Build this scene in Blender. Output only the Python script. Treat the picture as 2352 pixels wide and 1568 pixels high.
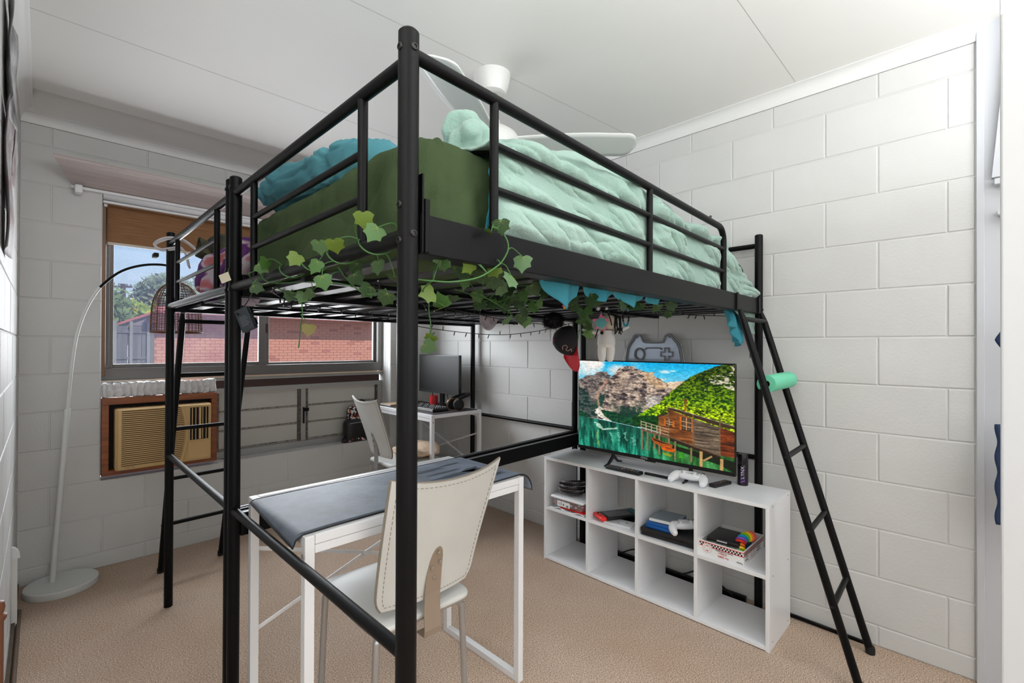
import bpy, bmesh, math, random
import numpy as np
from mathutils import Vector, Matrix, noise, Euler
random.seed(7)
for o in list(bpy.data.objects): bpy.data.objects.remove(o)
S = bpy.context.scene
COL = S.collection
PI = math.pi
# ------------------------------------------------------------------ camera
yaw, pit, roll, f, hy = 0.78764, 0.005, 0.0037, 1075.0, 791.0
cam = bpy.data.cameras.new('camera'); camo = bpy.data.objects.new('camera', cam); COL.objects.link(camo)
cam.sensor_width = 36.0; cam.lens = f/2352*36.0
cam.shift_x = 0.0; cam.shift_y = (hy-784)/2352
cam.clip_start = 0.02; cam.clip_end = 300
fw = Vector((math.sin(yaw)*math.cos(pit), math.cos(yaw)*math.cos(pit), math.sin(pit)))
rt = Vector((math.cos(yaw), -math.sin(yaw), 0)); up = rt.cross(fw)
r2 = rt*math.cos(roll)+up*math.sin(roll)
u2 = up*math.cos(roll)-rt*math.sin(roll)
m = Matrix((r2, u2, -fw)).transposed().to_4x4(); m.translation = Vector((0, 0, 1.2393))
camo.matrix_world = m
S.camera = camo
# ------------------------------------------------------------------ world, sun, lights, exposure
w = bpy.data.worlds.new('world'); S.world = w; w.use_nodes = True
wn = w.node_tree.nodes; wl = w.node_tree.links; wn.clear()
tc = wn.new('ShaderNodeTexCoord'); sp = wn.new('ShaderNodeSeparateXYZ'); cr = wn.new('ShaderNodeValToRGB')
bg = wn.new('ShaderNodeBackground'); ow = wn.new('ShaderNodeOutputWorld')
wl.new(tc.outputs['Generated'], sp.inputs[0]); wl.new(sp.outputs['Z'], cr.inputs[0])
cr.color_ramp.elements[0].position = 0.0; cr.color_ramp.elements[0].color = (0.80, 0.88, 0.95, 1)
cr.color_ramp.elements[1].position = 0.6; cr.color_ramp.elements[1].color = (0.12, 0.30, 0.62, 1)
e = cr.color_ramp.elements.new(0.16); e.color = (0.42, 0.66, 0.90, 1)
wl.new(cr.outputs[0], bg.inputs[0]); bg.inputs[1].default_value = 1.0; wl.new(bg.outputs[0], ow.inputs[0])
def sun(e, rx, rz, col):
    l = bpy.data.lights.new('sun', 'SUN'); l.energy = e; l.angle = 0.01; l.color = col
    o = bpy.data.objects.new('sun', l); COL.objects.link(o); o.rotation_euler = (rx, 0, rz)
sun(3.0, math.radians(48), math.radians(25), (1.0, 0.94, 0.85))
def area(name, loc, target, sx, sy, e, col=(1, 1, 1)):
    l = bpy.data.lights.new(name, 'AREA'); l.shape = 'RECTANGLE'; l.size = sx; l.size_y = sy; l.energy = e; l.color = col
    o = bpy.data.objects.new(name, l); COL.objects.link(o); o.location = loc
    o.rotation_euler = (Vector(target)-Vector(loc)).to_track_quat('-Z', 'Y').to_euler()
    return o
area('rear_fill', (1.0, -1.52, 1.45), (1.3, 2.4, 1.2), 3.0, 1.7, 26, (1.0, 1.0, 1.0))  # added fill lamp behind the camera, not a lamp of the room
area('side_fill', (-1.22, -0.25, 1.5), (2.4, 1.2, 1.1), 1.8, 1.5, 15, (0.99, 1.0, 1.0))  # unseen fill lamp, added to lighten the right wall
area('bounce_fill', (1.1, -0.70, 1.90), (1.15, -0.60, 3.0), 1.8, 1.3, 62, (0.955, 0.98, 1.0))  # added fill aimed up, lights the room off the ceiling
area('alcove_fill', (-0.75, 0.15, 1.95), (-0.6, 0.3, 3.0), 0.9, 1.2, 26, (0.97, 0.985, 1.0))  # second added fill aimed up, brightens the left ceiling and back wall
area('window_daylight', (1.15, 3.95, 1.65), (1.1, 0.0, 0.9), 1.8, 1.1, 100, (0.93, 0.97, 1.0))
S.view_settings.view_transform = 'Standard'; S.view_settings.look = 'None'
S.view_settings.exposure = -0.08; S.view_settings.gamma = 1.0; S.view_settings.use_curve_mapping = False
# ------------------------------------------------------------------ helpers
def lin(c):
    return tuple((x/255/12.92 if x/255 <= 0.04045 else ((x/255+0.055)/1.055)**2.4) for x in c)
def mat(name, rgb, rough=0.5, metal=0.0, var=0.0, vs=8.0, bump=0.0, bs=60.0, rgb2=None, spec=0.5, alpha=1.0, trans=0.0, stretch=None, emis=0, detail=3):
    m = bpy.data.materials.new(name); m.use_nodes = True
    nt = m.node_tree; p = nt.nodes['Principled BSDF']
    c = lin(rgb)
    p.inputs['Base Color'].default_value = (*c, 1); p.inputs['Roughness'].default_value = rough
    p.inputs['Metallic'].default_value = metal; p.inputs['Specular IOR Level'].default_value = spec
    if alpha < 1: p.inputs['Alpha'].default_value = alpha
    if trans: p.inputs['Transmission Weight'].default_value = trans
    if emis: p.inputs['Emission Color'].default_value = (*c, 1); p.inputs['Emission Strength'].default_value = emis
    if var or bump or rgb2:
        t = nt.nodes.new('ShaderNodeTexCoord'); mp = nt.nodes.new('ShaderNodeMapping'); nt.links.new(t.outputs['Object'], mp.inputs[0])
        if stretch: mp.inputs['Scale'].default_value = stretch
    if var or rgb2:
        n = nt.nodes.new('ShaderNodeTexNoise'); n.inputs['Scale'].default_value = vs; n.inputs['Detail'].default_value = detail
        nt.links.new(mp.outputs[0], n.inputs['Vector'])
        r = nt.nodes.new('ShaderNodeValToRGB'); nt.links.new(n.outputs['Fac'], r.inputs[0]); nt.links.new(r.outputs[0], p.inputs['Base Color'])
        c2 = lin(rgb2) if rgb2 else tuple(x*(1-var) for x in c)
        c1 = c if rgb2 else tuple(min(1, x*(1+var*0.6)) for x in c)
        r.color_ramp.elements[0].position = 0.32; r.color_ramp.elements[1].position = 0.68
        r.color_ramp.elements[0].color = (*c2, 1); r.color_ramp.elements[1].color = (*c1, 1)
    if bump:
        n2 = nt.nodes.new('ShaderNodeTexNoise'); n2.inputs['Scale'].default_value = bs; n2.inputs['Detail'].default_value = 4
        nt.links.new(mp.outputs[0], n2.inputs['Vector'])
        b = nt.nodes.new('ShaderNodeBump'); b.inputs['Strength'].default_value = bump; b.inputs['Distance'].default_value = 0.004
        nt.links.new(n2.outputs['Fac'], b.inputs['Height']); nt.links.new(b.outputs[0], p.inputs['Normal'])
    return m
class M:
    """mesh collector"""
    def __init__(s): s.v = []; s.f = []; s.mi = []; s.cur = 0
    def add(s, vs, fs):
        b = len(s.v); s.v += [Vector(x) for x in vs]; s.f += [tuple(i+b for i in q) for q in fs]; s.mi += [s.cur]*len(fs); return s
    def box(s, a, b, mx=None):
        x0, y0, z0 = a; x1, y1, z1 = b
        vs = [Vector(p) for p in ((x0,y0,z0),(x1,y0,z0),(x1,y1,z0),(x0,y1,z0),(x0,y0,z1),(x1,y0,z1),(x1,y1,z1),(x0,y1,z1))]
        if mx: vs = [mx @ v for v in vs]
        return s.add(vs, [(0,3,2,1),(4,5,6,7),(0,1,5,4),(1,2,6,5),(2,3,7,6),(3,0,4,7)])
    def rbox(s, a, b, r, seg=3, mx=None):
        bm = bmesh.new(); bmesh.ops.create_cube(bm, size=1)
        for v in bm.verts: v.co = Vector([(a[i]+b[i])/2+v.co[i]*(b[i]-a[i]) for i in range(3)])
        bmesh.ops.bevel(bm, geom=bm.edges[:], offset=r, segments=seg, affect='EDGES', profile=0.5)
        bm.verts.index_update()
        vs = [(mx @ v.co if mx else v.co.copy()) for v in bm.verts]; fs = [tuple(v.index for v in q.verts) for q in bm.faces]; bm.free()
        return s.add(vs, fs)
    def bar(s, p, q, wd, ht, upv=(0,0,1)):
        p = Vector(p); q = Vector(q); d = (q-p).normalized(); sd = d.cross(Vector(upv))
        if sd.length < 1e-4: sd = Vector((1,0,0))
        sd.normalize(); u = sd.cross(d)
        vs = []
        for e in (p, q):
            for a, b in ((-1,-1),(1,-1),(1,1),(-1,1)): vs.append(e+sd*a*wd/2+u*b*ht/2)
        return s.add(vs, [(0,1,2,3),(7,6,5,4),(0,4,5,1),(1,5,6,2),(2,6,7,3),(3,7,4,0)])
    def tube(s, pts, r, seg=12, cap=True, closed=False, squash=None):
        pts = [Vector(p) for p in pts]; n = len(pts)
        rs = r if isinstance(r, (list, tuple)) else [r]*n
        prev = None; rings = []
        for i, p in enumerate(pts):
            if closed: d = (pts[(i+1)%n]-pts[i-1])
            else: d = pts[min(i+1, n-1)]-pts[max(i-1, 0)]
            d = d.normalized() if d.length > 1e-9 else Vector((0,0,1))
            if prev is None: nr = d.orthogonal().normalized()
            else:
                nr = prev-d*prev.dot(d); nr = nr.normalized() if nr.length > 1e-6 else d.orthogonal().normalized()
            prev = nr; bn = d.cross(nr)
            rings.append([p+(nr*math.cos(2*PI*k/seg)*(squash or 1)+bn*math.sin(2*PI*k/seg))*rs[i] for k in range(seg)])
        vs = [v for rr in rings for v in rr]; fs = []
        m_ = n if closed else n-1
        for i in range(m_):
            j = (i+1) % n
            for k in range(seg):
                fs.append((i*seg+k, i*seg+(k+1)%seg, j*seg+(k+1)%seg, j*seg+k))
        if cap and not closed: fs += [tuple(range(seg-1, -1, -1)), tuple((n-1)*seg+k for k in range(seg))]
        return s.add(vs, fs)
    def lathe(s, prof, c=(0,0,0), seg=32, mx=None):
        vs = []; fs = []
        for r, z in prof:
            for k in range(seg): vs.append(Vector((max(r,1e-4)*math.cos(2*PI*k/seg), max(r,1e-4)*math.sin(2*PI*k/seg), z)))
        if mx: vs = [mx @ v for v in vs]
        vs = [v+Vector(c) for v in vs]
        n = len(prof)
        for i in range(n-1):
            for k in range(seg): fs.append((i*seg+k, i*seg+(k+1)%seg, (i+1)*seg+(k+1)%seg, (i+1)*seg+k))
        fs += [tuple(range(seg-1,-1,-1)), tuple((n-1)*seg+k for k in range(seg))]
        return s.add(vs, fs)
    def ball(s, c, r, seg=16, sc=(1,1,1)):
        prof = [(math.sin(PI*i/(seg//2)), -math.cos(PI*i/(seg//2))) for i in range(seg//2+1)]
        mx = Matrix.Diagonal((r*sc[0], r*sc[1], r*sc[2]))
        return s.lathe(prof, c, seg, mx)
    def prism(s, outline, o, ux, uy, un, t):
        """outline 2d polygon placed at o with axes ux uy, extruded along un by t"""
        o = Vector(o); ux = Vector(ux); uy = Vector(uy); un = Vector(un); n = len(outline)
        vs = [o+ux*a+uy*b for a, b in outline]+[o+ux*a+uy*b+un*t for a, b in outline]
        fs = [tuple(range(n-1,-1,-1)), tuple(range(n, 2*n))]+[(i, (i+1)%n, n+(i+1)%n, n+i) for i in range(n)]
        return s.add(vs, fs)
    def grid(s, fn, nu, nv, closeu=False):
        vs = [fn(i/(nu if closeu else nu-1), j/(nv-1)) for j in range(nv) for i in range(nu)]; fs = []
        for j in range(nv-1):
            for i in range(nu if closeu else nu-1):
                k = (i+1) % nu
                fs.append((j*nu+i, j*nu+k, (j+1)*nu+k, (j+1)*nu+i))
        return s.add(vs, fs)
def mk(name, B, material, loc=(0,0,0), smooth=False, bevel=0, parent=None, thick=0, sub=0):
    me = bpy.data.meshes.new(name); L = Vector(loc)
    me.from_pydata([tuple(v-L) for v in B.v], [], B.f); me.validate()
    mats = material if isinstance(material, (list, tuple)) else [material]
    for x in mats: me.materials.append(x)
    if len(mats) > 1 and len(B.mi) == len(me.polygons): me.polygons.foreach_set('material_index', B.mi)
    if smooth:
        me.polygons.foreach_set('use_smooth', [True]*len(me.polygons))
        if smooth != 'all':
            try: me.set_sharp_from_angle(angle=math.radians(38))
            except Exception: pass
    me.update()
    o = bpy.data.objects.new(name, me); COL.objects.link(o)
    if parent is not None: o.parent = parent
    if thick:
        md = o.modifiers.new('solid', 'SOLIDIFY'); md.thickness = thick; md.offset = -1
    if bevel:
        md = o.modifiers.new('bevel', 'BEVEL'); md.width = bevel; md.segments = 2; md.limit_method = 'ANGLE'
    if sub:
        md = o.modifiers.new('sub', 'SUBSURF'); md.levels = sub; md.render_levels = sub
    return o
class Thing:
    def __init__(s, name, label, cat, loc=(0,0,0), rz=0, group=None, local=False):
        o = bpy.data.objects.new(name, None); COL.objects.link(o); o.location = loc; o.rotation_euler = (0,0,rz)
        o.empty_display_size = 0.05
        o['label'] = label; o['category'] = cat
        if group: o['group'] = group
        s.o = o; s.loc = (0,0,0) if local else loc
    def part(s, name, B, material, smooth=False, bevel=0, parent=None, label=None, **k):
        o = mk(name, B, material, s.loc, smooth, bevel, parent or s.o, **k)
        if label: o['label'] = label
        return o
def single(name, B, material, label, cat, loc, group=None, smooth=False, bevel=0, kind=None, local=False, **k):
    o = mk(name, B, material, (0,0,0) if local else loc, smooth, bevel, None, **k); o.location = loc
    o['label'] = label; o['category'] = cat
    if group: o['group'] = group
    if kind: o['kind'] = kind
    return o
def struct(name, B, material, label=None, **k):
    o = mk(name, B, material, **k); o['kind'] = 'structure'
    if label: o['label'] = label
    return o
def textmesh(txt, size, ext=0.0004, sx=1.0):
    cu = bpy.data.curves.new('t', 'FONT'); cu.body = txt; cu.size = size; cu.extrude = ext; cu.align_x = 'CENTER'; cu.align_y = 'CENTER'; cu.resolution_u = 2
    o = bpy.data.objects.new('t', cu); COL.objects.link(o); bpy.context.view_layer.update()
    me = bpy.data.meshes.new_from_object(o.evaluated_get(bpy.context.evaluated_depsgraph_get()))
    vs = [Vector((v.co.x*sx, v.co.y, v.co.z)) for v in me.vertices]; fs = [tuple(p.vertices) for p in me.polygons]
    bpy.data.objects.remove(o); bpy.data.meshes.remove(me)
    return vs, fs
def text(B, txt, size, o, ux, uy, ext=0.0004, sx=1.0):
    vs, fs = textmesh(txt, size, ext, sx)
    o = Vector(o); ux = Vector(ux).normalized(); uy = Vector(uy).normalized(); un = ux.cross(uy)
    B.add([o+ux*v.x+uy*v.y+un*(v.z+ext) for v in vs], fs); return B
def fbm(p, s=1.0, o=3):
    return noise.fractal(Vector(p)*s, 1.0, 2.0, o)
# ------------------------------------------------------------------ materials
m_wall = mat('painted block', (208,208,206), 0.55, var=0.035, vs=3, bump=0.22, bs=95)
m_mortar = mat('painted mortar', (212,212,210), 0.6, bump=0.3, bs=50)
m_ceil = mat('ceiling paint', (232,231,227), 0.6, var=0.03, vs=1.2, bump=0.03, bs=150)
m_corn = mat('cornice paint', (228,228,226), 0.5)
m_black = mat('black powder coat', (8,8,9), 0.42, bump=0.05, bs=500, spec=0.17)
m_bolt = mat('bolt steel', (50,49,48), 0.3, metal=0.8)
m_white = mat('white melamine', (235,236,238), 0.32)
m_wmetal = mat('white powder coat', (228,228,230), 0.4)
m_carpet = None
def carpet():
    m = bpy.data.materials.new('carpet'); m.use_nodes = True; nt = m.node_tree; p = nt.nodes['Principled BSDF']
    t = nt.nodes.new('ShaderNodeTexCoord')
    n = nt.nodes.new('ShaderNodeTexNoise'); n.inputs['Scale'].default_value = 210; n.inputs['Detail'].default_value = 5; n.inputs['Roughness'].default_value = 0.7
    g = nt.nodes.new('ShaderNodeTexNoise'); g.inputs['Scale'].default_value = 1.6; g.inputs['Detail'].default_value = 4
    v = nt.nodes.new('ShaderNodeTexVoronoi'); v.inputs['Scale'].default_value = 260
    nt.links.new(t.outputs['Object'], n.inputs['Vector']); nt.links.new(t.outputs['Object'], g.inputs['Vector']); nt.links.new(t.outputs['Object'], v.inputs['Vector'])
    r = nt.nodes.new('ShaderNodeValToRGB'); r.color_ramp.elements[0].position = 0.36; r.color_ramp.elements[1].position = 0.64
    r.color_ramp.elements[0].color = (*lin((140,116,98)), 1); r.color_ramp.elements[1].color = (*lin((250,228,208)), 1)
    nt.links.new(n.outputs['Fac'], r.inputs[0])
    r2 = nt.nodes.new('ShaderNodeValToRGB'); r2.color_ramp.elements[0].position = 0.3; r2.color_ramp.elements[1].position = 0.7
    r2.color_ramp.elements[0].color = (0.86,0.80,0.74,1); r2.color_ramp.elements[1].color = (1,1,1,1)
    nt.links.new(g.outputs['Fac'], r2.inputs[0])
    mx = nt.nodes.new('ShaderNodeMixRGB'); mx.blend_type = 'MULTIPLY'; mx.inputs[0].default_value = 1
    nt.links.new(r.outputs[0], mx.inputs[1]); nt.links.new(r2.outputs[0], mx.inputs[2]); nt.links.new(mx.outputs[0], p.inputs['Base Color'])
    ad = nt.nodes.new('ShaderNodeMath'); ad.operation = 'ADD'; nt.links.new(n.outputs['Fac'], ad.inputs[0]); nt.links.new(v.outputs['Distance'], ad.inputs[1])
    b = nt.nodes.new('ShaderNodeBump'); b.inputs['Strength'].default_value = 0.8; b.inputs['Distance'].default_value = 0.004
    nt.links.new(ad.outputs[0], b.inputs['Height']); nt.links.new(b.outputs[0], p.inputs['Normal'])
    p.inputs['Roughness'].default_value = 0.95; p.inputs['Specular IOR Level'].default_value = 0.1
    return m
m_carpet = carpet()
# ------------------------------------------------------------------ room shell
RX, BY, LX, NY, TOP = 2.460, 3.472, -0.088, 0.005, 2.445
WX0, WX1, WZ0, WZ1 = 0.235, 2.052, 0.485, 2.085
struct('floor', M().box((-1.3,-1.6,-0.1), (3.3,3.7,0.0)), m_carpet, 'brown short pile carpet')
struct('ceiling', M().box((-1.3,-1.6,TOP), (3.3,3.14,2.6)).box((-1.3,3.14,2.47),(3.3,3.8,2.6)), m_ceil, 'white plasterboard ceiling')
d = 0.0034
wall_r = struct('wall_right', M().box((RX+d,-0.06,0),(RX+0.2,3.7,TOP)), m_mortar)
wall_b = struct('wall_back', M().box((-0.3,BY+d,0),(WX0-0.0,BY+0.22,2.47)).box((WX1,BY+d,0),(RX+0.1,BY+0.22,2.47)).box((WX0,BY+d,0),(WX1,BY+0.22,WZ0-d)).box((WX0,BY+d,WZ1+d),(WX1,BY+0.22,2.47)), m_mortar)
wall_l = struct('wall_left', M().box((-0.3,1.0,0),(LX-d,3.7,TOP)), m_mortar)
struct('wall_near', M().box((-1.3,-1.7,0),(3.3,-1.6,TOP)).box((-1.4,-1.6,0),(-1.3,1.0,TOP)).box((-1.3,1.0,0),(-0.3,1.1,TOP)).box((3.2,-1.6,0),(3.3,-0.06,TOP)), m_wall, 'plain white wall behind the camera')
BM = {}
def block(par, plane, a0, a1, z0, z1, mat_=m_wall):
    g = 0.0016; a0 += g; a1 -= g; z0 += g; z1 -= g
    if a1-a0 < 0.015 or z1-z0 < 0.012: return
    key = (plane, round(a1-a0,3), round(z1-z0,3))
    if key not in BM:
        wd, ht = a1-a0, z1-z0; B = M(); c = 0.0036
        fr = {'R':lambda a,z,p:(-p,a,z), 'L':lambda a,z,p:(p,a,z), 'B':lambda a,z,p:(a,-p,z), 'J':lambda a,z,p:(-p,a,z), 'T':lambda a,z,p:(a,z,p)}[plane]
        h = 0.0034
        vs = [fr(0,0,0),fr(wd,0,0),fr(wd,ht,0),fr(0,ht,0),fr(c,c,h),fr(wd-c,c,h),fr(wd-c,ht-c,h),fr(c,ht-c,h)]
        B.add(vs, [(4,5,6,7),(0,1,5,4),(1,2,6,5),(2,3,7,6),(3,0,4,7)])
        me = bpy.data.meshes.new('block'); me.from_pydata([tuple(v) for v in B.v], [], B.f); me.materials.append(mat_)
        bm = bmesh.new(); bm.from_mesh(me); bmesh.ops.recalc_face_normals(bm, faces=bm.faces)
        # make sure the front faces into the room
        n = bm.faces[:][0].normal
        want = {'R':Vector((-1,0,0)),'L':Vector((1,0,0)),'B':Vector((0,-1,0)),'J':Vector((-1,0,0)),'T':Vector((0,0,1))}[plane]
        if n.dot(want) < 0: bmesh.ops.reverse_faces(bm, faces=bm.faces)
        bm.to_mesh(me); bm.free(); BM[key] = me
    o = bpy.data.objects.new('block', BM[key]); COL.objects.link(o); o.parent = par
    pr = random.uniform(-0.0006, 0.0006)
    o.location = {'R':(RX+d+pr,a0,z0),'L':(LX-d+pr,a0,z0),'B':(a0,BY+d+pr,z0),'J':(WX1+d,a0,z0),'T':(a0,z0,WZ0-d)}[plane]
def course(par, plane, lo, hi, z0, z1, ph, step=0.3985):
    k0 = math.floor((lo-ph)/step); xs = [lo]
    x = ph+k0*step
    while x < hi:
        if x > lo+0.02: xs.append(x)
        x += step
    if hi-xs[-1] < 0.02: xs.pop()
    xs.append(hi)
    for a, b in zip(xs, xs[1:]): block(par, plane, a, b, z0, z1)
for k in range(-1, 12):
    z0 = 0.0 if k < 0 else 0.085+0.2*k; z1 = min(0.085+0.2*(k+1), 2.39)
    odd = k % 2
    course(wall_r, 'R', NY, BY, z0, z1, 0.296 if odd else 0.084)
    if k <= 1: course(wall_b, 'B', LX, RX, z0, z1, 0.031 if odd else 0.245, 0.403)
    elif k <= 9:
        course(wall_b, 'B', LX, WX0, z0, z1, 0.031 if odd else 0.245, 0.403)
        course(wall_b, 'B', WX1, RX, z0, z1, 2.25 if odd else 2.452, 0.403)
        block(wall_b, 'J', BY+0.006, BY+0.20, z0, z1)
    else: course(wall_b, 'B', LX, RX, z0, z1, 0.031 if odd else 0.245, 0.403)
    course(wall_l, 'L', 1.0, BY, z0, z1, 1.3 if odd else 1.1, 0.4)
course(wall_b, 'T', 0.80, WX1, BY+0.0, BY+0.19, 0.046, 0.403)
# cornices (cove strips)
def cove(name, p0, p1, inward, zt=TOP, c=0.05, zb=2.388):
    p0 = Vector(p0); p1 = Vector(p1); iw = Vector(inward)
    prof = [(0,0)]+[(0.004,0)]+[(0.006+(c-0.008)*(1-math.cos(a)), 0.006+(zt-zb-0.010)*math.sin(a)) for a in [PI/2*i/8 for i in range(9)]]+[(c,zt-zb-0.003),(c,zt-zb+0.002),(0,zt-zb+0.002)]
    B = M(); n = len(prof)
    vs = [p0+iw*a+Vector((0,0,zb+b)) for a, b in prof]+[p1+iw*a+Vector((0,0,zb+b)) for a, b in prof]
    fs = [(i, (i+1)%n, n+(i+1)%n, n+i) for i in range(n)]+[tuple(range(n)), tuple(range(2*n-1, n-1, -1))]
    B.add(vs, fs); struct(name, B, m_corn, smooth=True)
cove('trim_1', (RX,-0.02,0), (RX,BY,0), (-1,0,0))
cove('trim_2', (LX,1.0,0), (LX,BY,0), (1,0,0))
cove('trim_3', (LX,BY,0), (RX,BY,0), (0,-1,0), zt=2.437)
# curved ceiling band in front of the window wall, profile shaped to shade a dark line
prof = [(3.132,TOP),(3.140,2.451),(3.17,2.455),(3.22,2.456),(3.29,2.452),(3.36,2.444),(3.425,2.434)]
B = M(); vs = []
for x in (LX-0.05, RX+0.05): vs += [(x,y,z) for y, z in prof]+[(x,3.425,2.52),(x,3.132,2.52)]
n = len(prof)+2
B.add(vs, [(i, (i+1)%n, n+(i+1)%n, n+i) for i in range(n)]+[tuple(range(n)), tuple(range(2*n-1,n-1,-1))])
struct('trim_4', B, m_ceil, 'shallow curved plaster band of the ceiling above the window', smooth=True)
# ceiling sheet joints: thin cover beads
for i, (a, b) in enumerate((((LX+0.05,2.40),(RX-0.06,2.37)), ((LX+0.05,1.62),(RX-0.06,1.40)), ((LX+0.05,0.60),(RX-0.06,0.585)))):
    struct('trim_%d' % (5+i), M().bar((*a,TOP-0.0004),(*b,TOP-0.0004),0.0015,0.0006), mat('ceiling joint', (176,175,172), 0.6))
# skirting gap strip at the left wall, cable duct
struct('baseboard_left', M().box((LX,1.0,0),(LX+0.012,BY,0.02)), mat('brown gap strip', (92,80,66), 0.9, var=0.3, vs=20))  # gap at the wall foot drawn as a mottled brown strip
# near right: wardrobe side and door jamb
m_jamb = mat('gloss white trim', (205,206,208), 0.35)
m_ward = mat('wardrobe paint', (196,198,203), 0.4, bump=0.1, bs=30, stretch=(1,1,0.1))
struct('trim_8', M().box((RX-0.012,-0.018,0),(RX+0.03,NY-0.001,TOP)), m_ward, 'narrow painted edge strip of the wardrobe', bevel=0.002)
struct('wall_wardrobe', M().box((RX-0.004,-1.0,0),(RX+0.03,-0.018,TOP)), m_ward, 'pale grey side panel of the built-in wardrobe')
struct('trim_9', M().prism([(0.0,0.0),(-0.07,0.0),(-0.07,0.62),(-0.05,0.62)], (RX-0.03,-0.036,1.86), (0,1,0), (0,0,1), (1,0,0), 0.02), m_ward, 'slanted wardrobe track cover')
struct('trim_10', M().box((RX-0.05,-0.30,1.83),(RX-0.012,-0.043,1.85)).box((RX-0.05,-0.30,1.72),(RX-0.012,-0.05,1.74)), m_ward, 'wardrobe shelf cleats')
struct('door_1', M().box((1.2,-0.62,0),(1.24,-0.0290,TOP)), m_jamb, 'bright white door edge close to the camera', bevel=0.003)
# ------------------------------------------------------------------ window
m_alu = mat('grey aluminium', (112,110,108), 0.45, metal=0.35, var=0.06, vs=4)
m_alul = mat('light aluminium', (165,165,163), 0.45, metal=0.3, var=0.05, vs=5)
m_brn = mat('brown painted strip', (62,38,34), 0.5)
m_brown_alu = mat('bronze aluminium', (104,78,58), 0.4, metal=0.3)
def glass(name, haze, tint):
    m = bpy.data.materials.new(name); m.use_nodes = True; nt = m.node_tree; nt.nodes.clear()
    o = nt.nodes.new('ShaderNodeOutputMaterial'); t = nt.nodes.new('ShaderNodeBsdfTransparent'); gl = nt.nodes.new('ShaderNodeBsdfGlossy'); df = nt.nodes.new('ShaderNodeBsdfDiffuse')
    gl.inputs['Roughness'].default_value = 0.05; df.inputs['Color'].default_value = (*tint, 1)
    m1 = nt.nodes.new('ShaderNodeMixShader'); m2 = nt.nodes.new('ShaderNodeMixShader'); m1.inputs[0].default_value = haze; m2.inputs[0].default_value = 0.012
    n = nt.nodes.new('ShaderNodeTexNoise'); n.inputs['Scale'].default_value = 90; n.inputs['Detail'].default_value = 2
    mu = nt.nodes.new('ShaderNodeMath'); mu.operation = 'MULTIPLY'; mu.inputs[1].default_value = haze*2
    nt.links.new(n.outputs['Fac'], mu.inputs[0]); nt.links.new(mu.outputs[0], m1.inputs[0])
    nt.links.new(t.outputs[0], m1.inputs[1]); nt.links.new(df.outputs[0], m1.inputs[2])
    nt.links.new(m1.outputs[0], m2.inputs[1]); nt.links.new(gl.outputs[0], m2.inputs[2]); nt.links.new(m2.outputs[0], o.inputs[0])
    return m
m_glass_d = glass('dusty glass', 0.11, (0.62,0.64,0.9)); m_glass_c = glass('clear glass', 0.03, (0.8,0.7,0.9))
win = M()
FY0, FY1 = 3.600, 3.665
win.box((WX0,FY0,1.035),(WX1,FY1,1.105)).box((WX0,FY0,1.86),(WX1,FY1,WZ1)).box((WX0,FY0,1.105),(0.278,FY1,1.86)).box((2.008,FY0,1.105),(WX1,FY1,1.86))
window = struct('window_1', win, m_alu, 'two-pane sliding window in a grey aluminium frame', bevel=0.003)
def wpart(name, B, m_, **k): return mk(name, B, m_, parent=window, **k)
wpart('sash_frame', M().box((0.278,3.615,1.105),(0.297,3.64,1.86)).box((1.085,3.615,1.105),(1.13,3.64,1.86)).box((0.297,3.615,1.105),(1.085,3.64,1.128)).box((0.297,3.615,1.84),(1.085,3.64,1.86)), m_alu, bevel=0.002)
wpart('sash_frame', M().box((1.118,3.64,1.105),(1.160,3.662,1.86)).box((1.985,3.64,1.105),(2.008,3.662,1.86)).box((1.16,3.64,1.105),(1.985,3.662,1.122)).box((1.16,3.64,1.84),(1.985,3.662,1.86)), m_alu, bevel=0.002)
wpart('window_pane', M().box((0.297,3.625,1.128),(1.085,3.629,1.84)), m_glass_d)
wpart('window_pane', M().box((1.16,3.650,1.122),(1.985,3.653,1.84)), m_glass_c)
wpart('side_track', M().box((WX0,3.53,1.06),(0.256,3.598,2.05)), m_brown_alu, bevel=0.003)
wpart('latch', M().box((1.134,3.625,1.335),(1.15,3.639,1.40)), m_brn)
wpart('sill_lip', M().box((WX0,3.585,1.024),(WX1+0.01,3.60,1.034)), mat('yellowed lip', (190,180,160), 0.5))
lw = M()
lw.box((0.797,3.595,1.005),(WX1,3.66,1.023)).box((0.797,3.600,0.918),(WX1,3.66,0.953)).box((0.797,3.59,WZ0),(WX1,3.66,0.53)).box((2.008,3.60,0.53),(WX1,3.66,0.918)).box((0.797,3.60,0.53),(0.822,3.66,0.918)).box((1.375,3.60,0.53),(1.41,3.66,0.918))
louv = struct('window_2', lw, m_alul, 'louvre window in a light aluminium frame below the sliding window', bevel=0.002)
mk('transom_strip', M().box((0.797,3.605,0.953),(WX1-0.03,3.655,1.005)), m_brn, parent=louv)
m_louv = mat('painted louvre glass', (196,195,188), 0.45, var=0.05, vs=3)
m_rust = mat('rusty putty', (84,64,50), 0.9, rgb2=(170,165,155), vs=60)
for x0, x1 in ((0.842,1.355),(1.43,1.99)):
    for k in range(3):
        z = 0.537+k*0.128
        mk('louvre_blade', M().box((x0,3.622,z-0.008),(x1,3.630,z+0.122), Matrix.Translation((0,0,0))), m_louv, parent=louv)
        mk('blade_seal', M().box((x0,3.617,z-0.002),(x1,3.6218,z+0.006)), m_rust, parent=louv)
    for xx in (x0-0.02, x1):
        mk('blade_channel', M().box((xx+0.002,3.606,0.53),(xx+0.018,3.64,0.918)), mat('worn metal', (120,112,104), 0.5, metal=0.5, rgb2=(75,66,58), vs=50), parent=louv)
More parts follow.
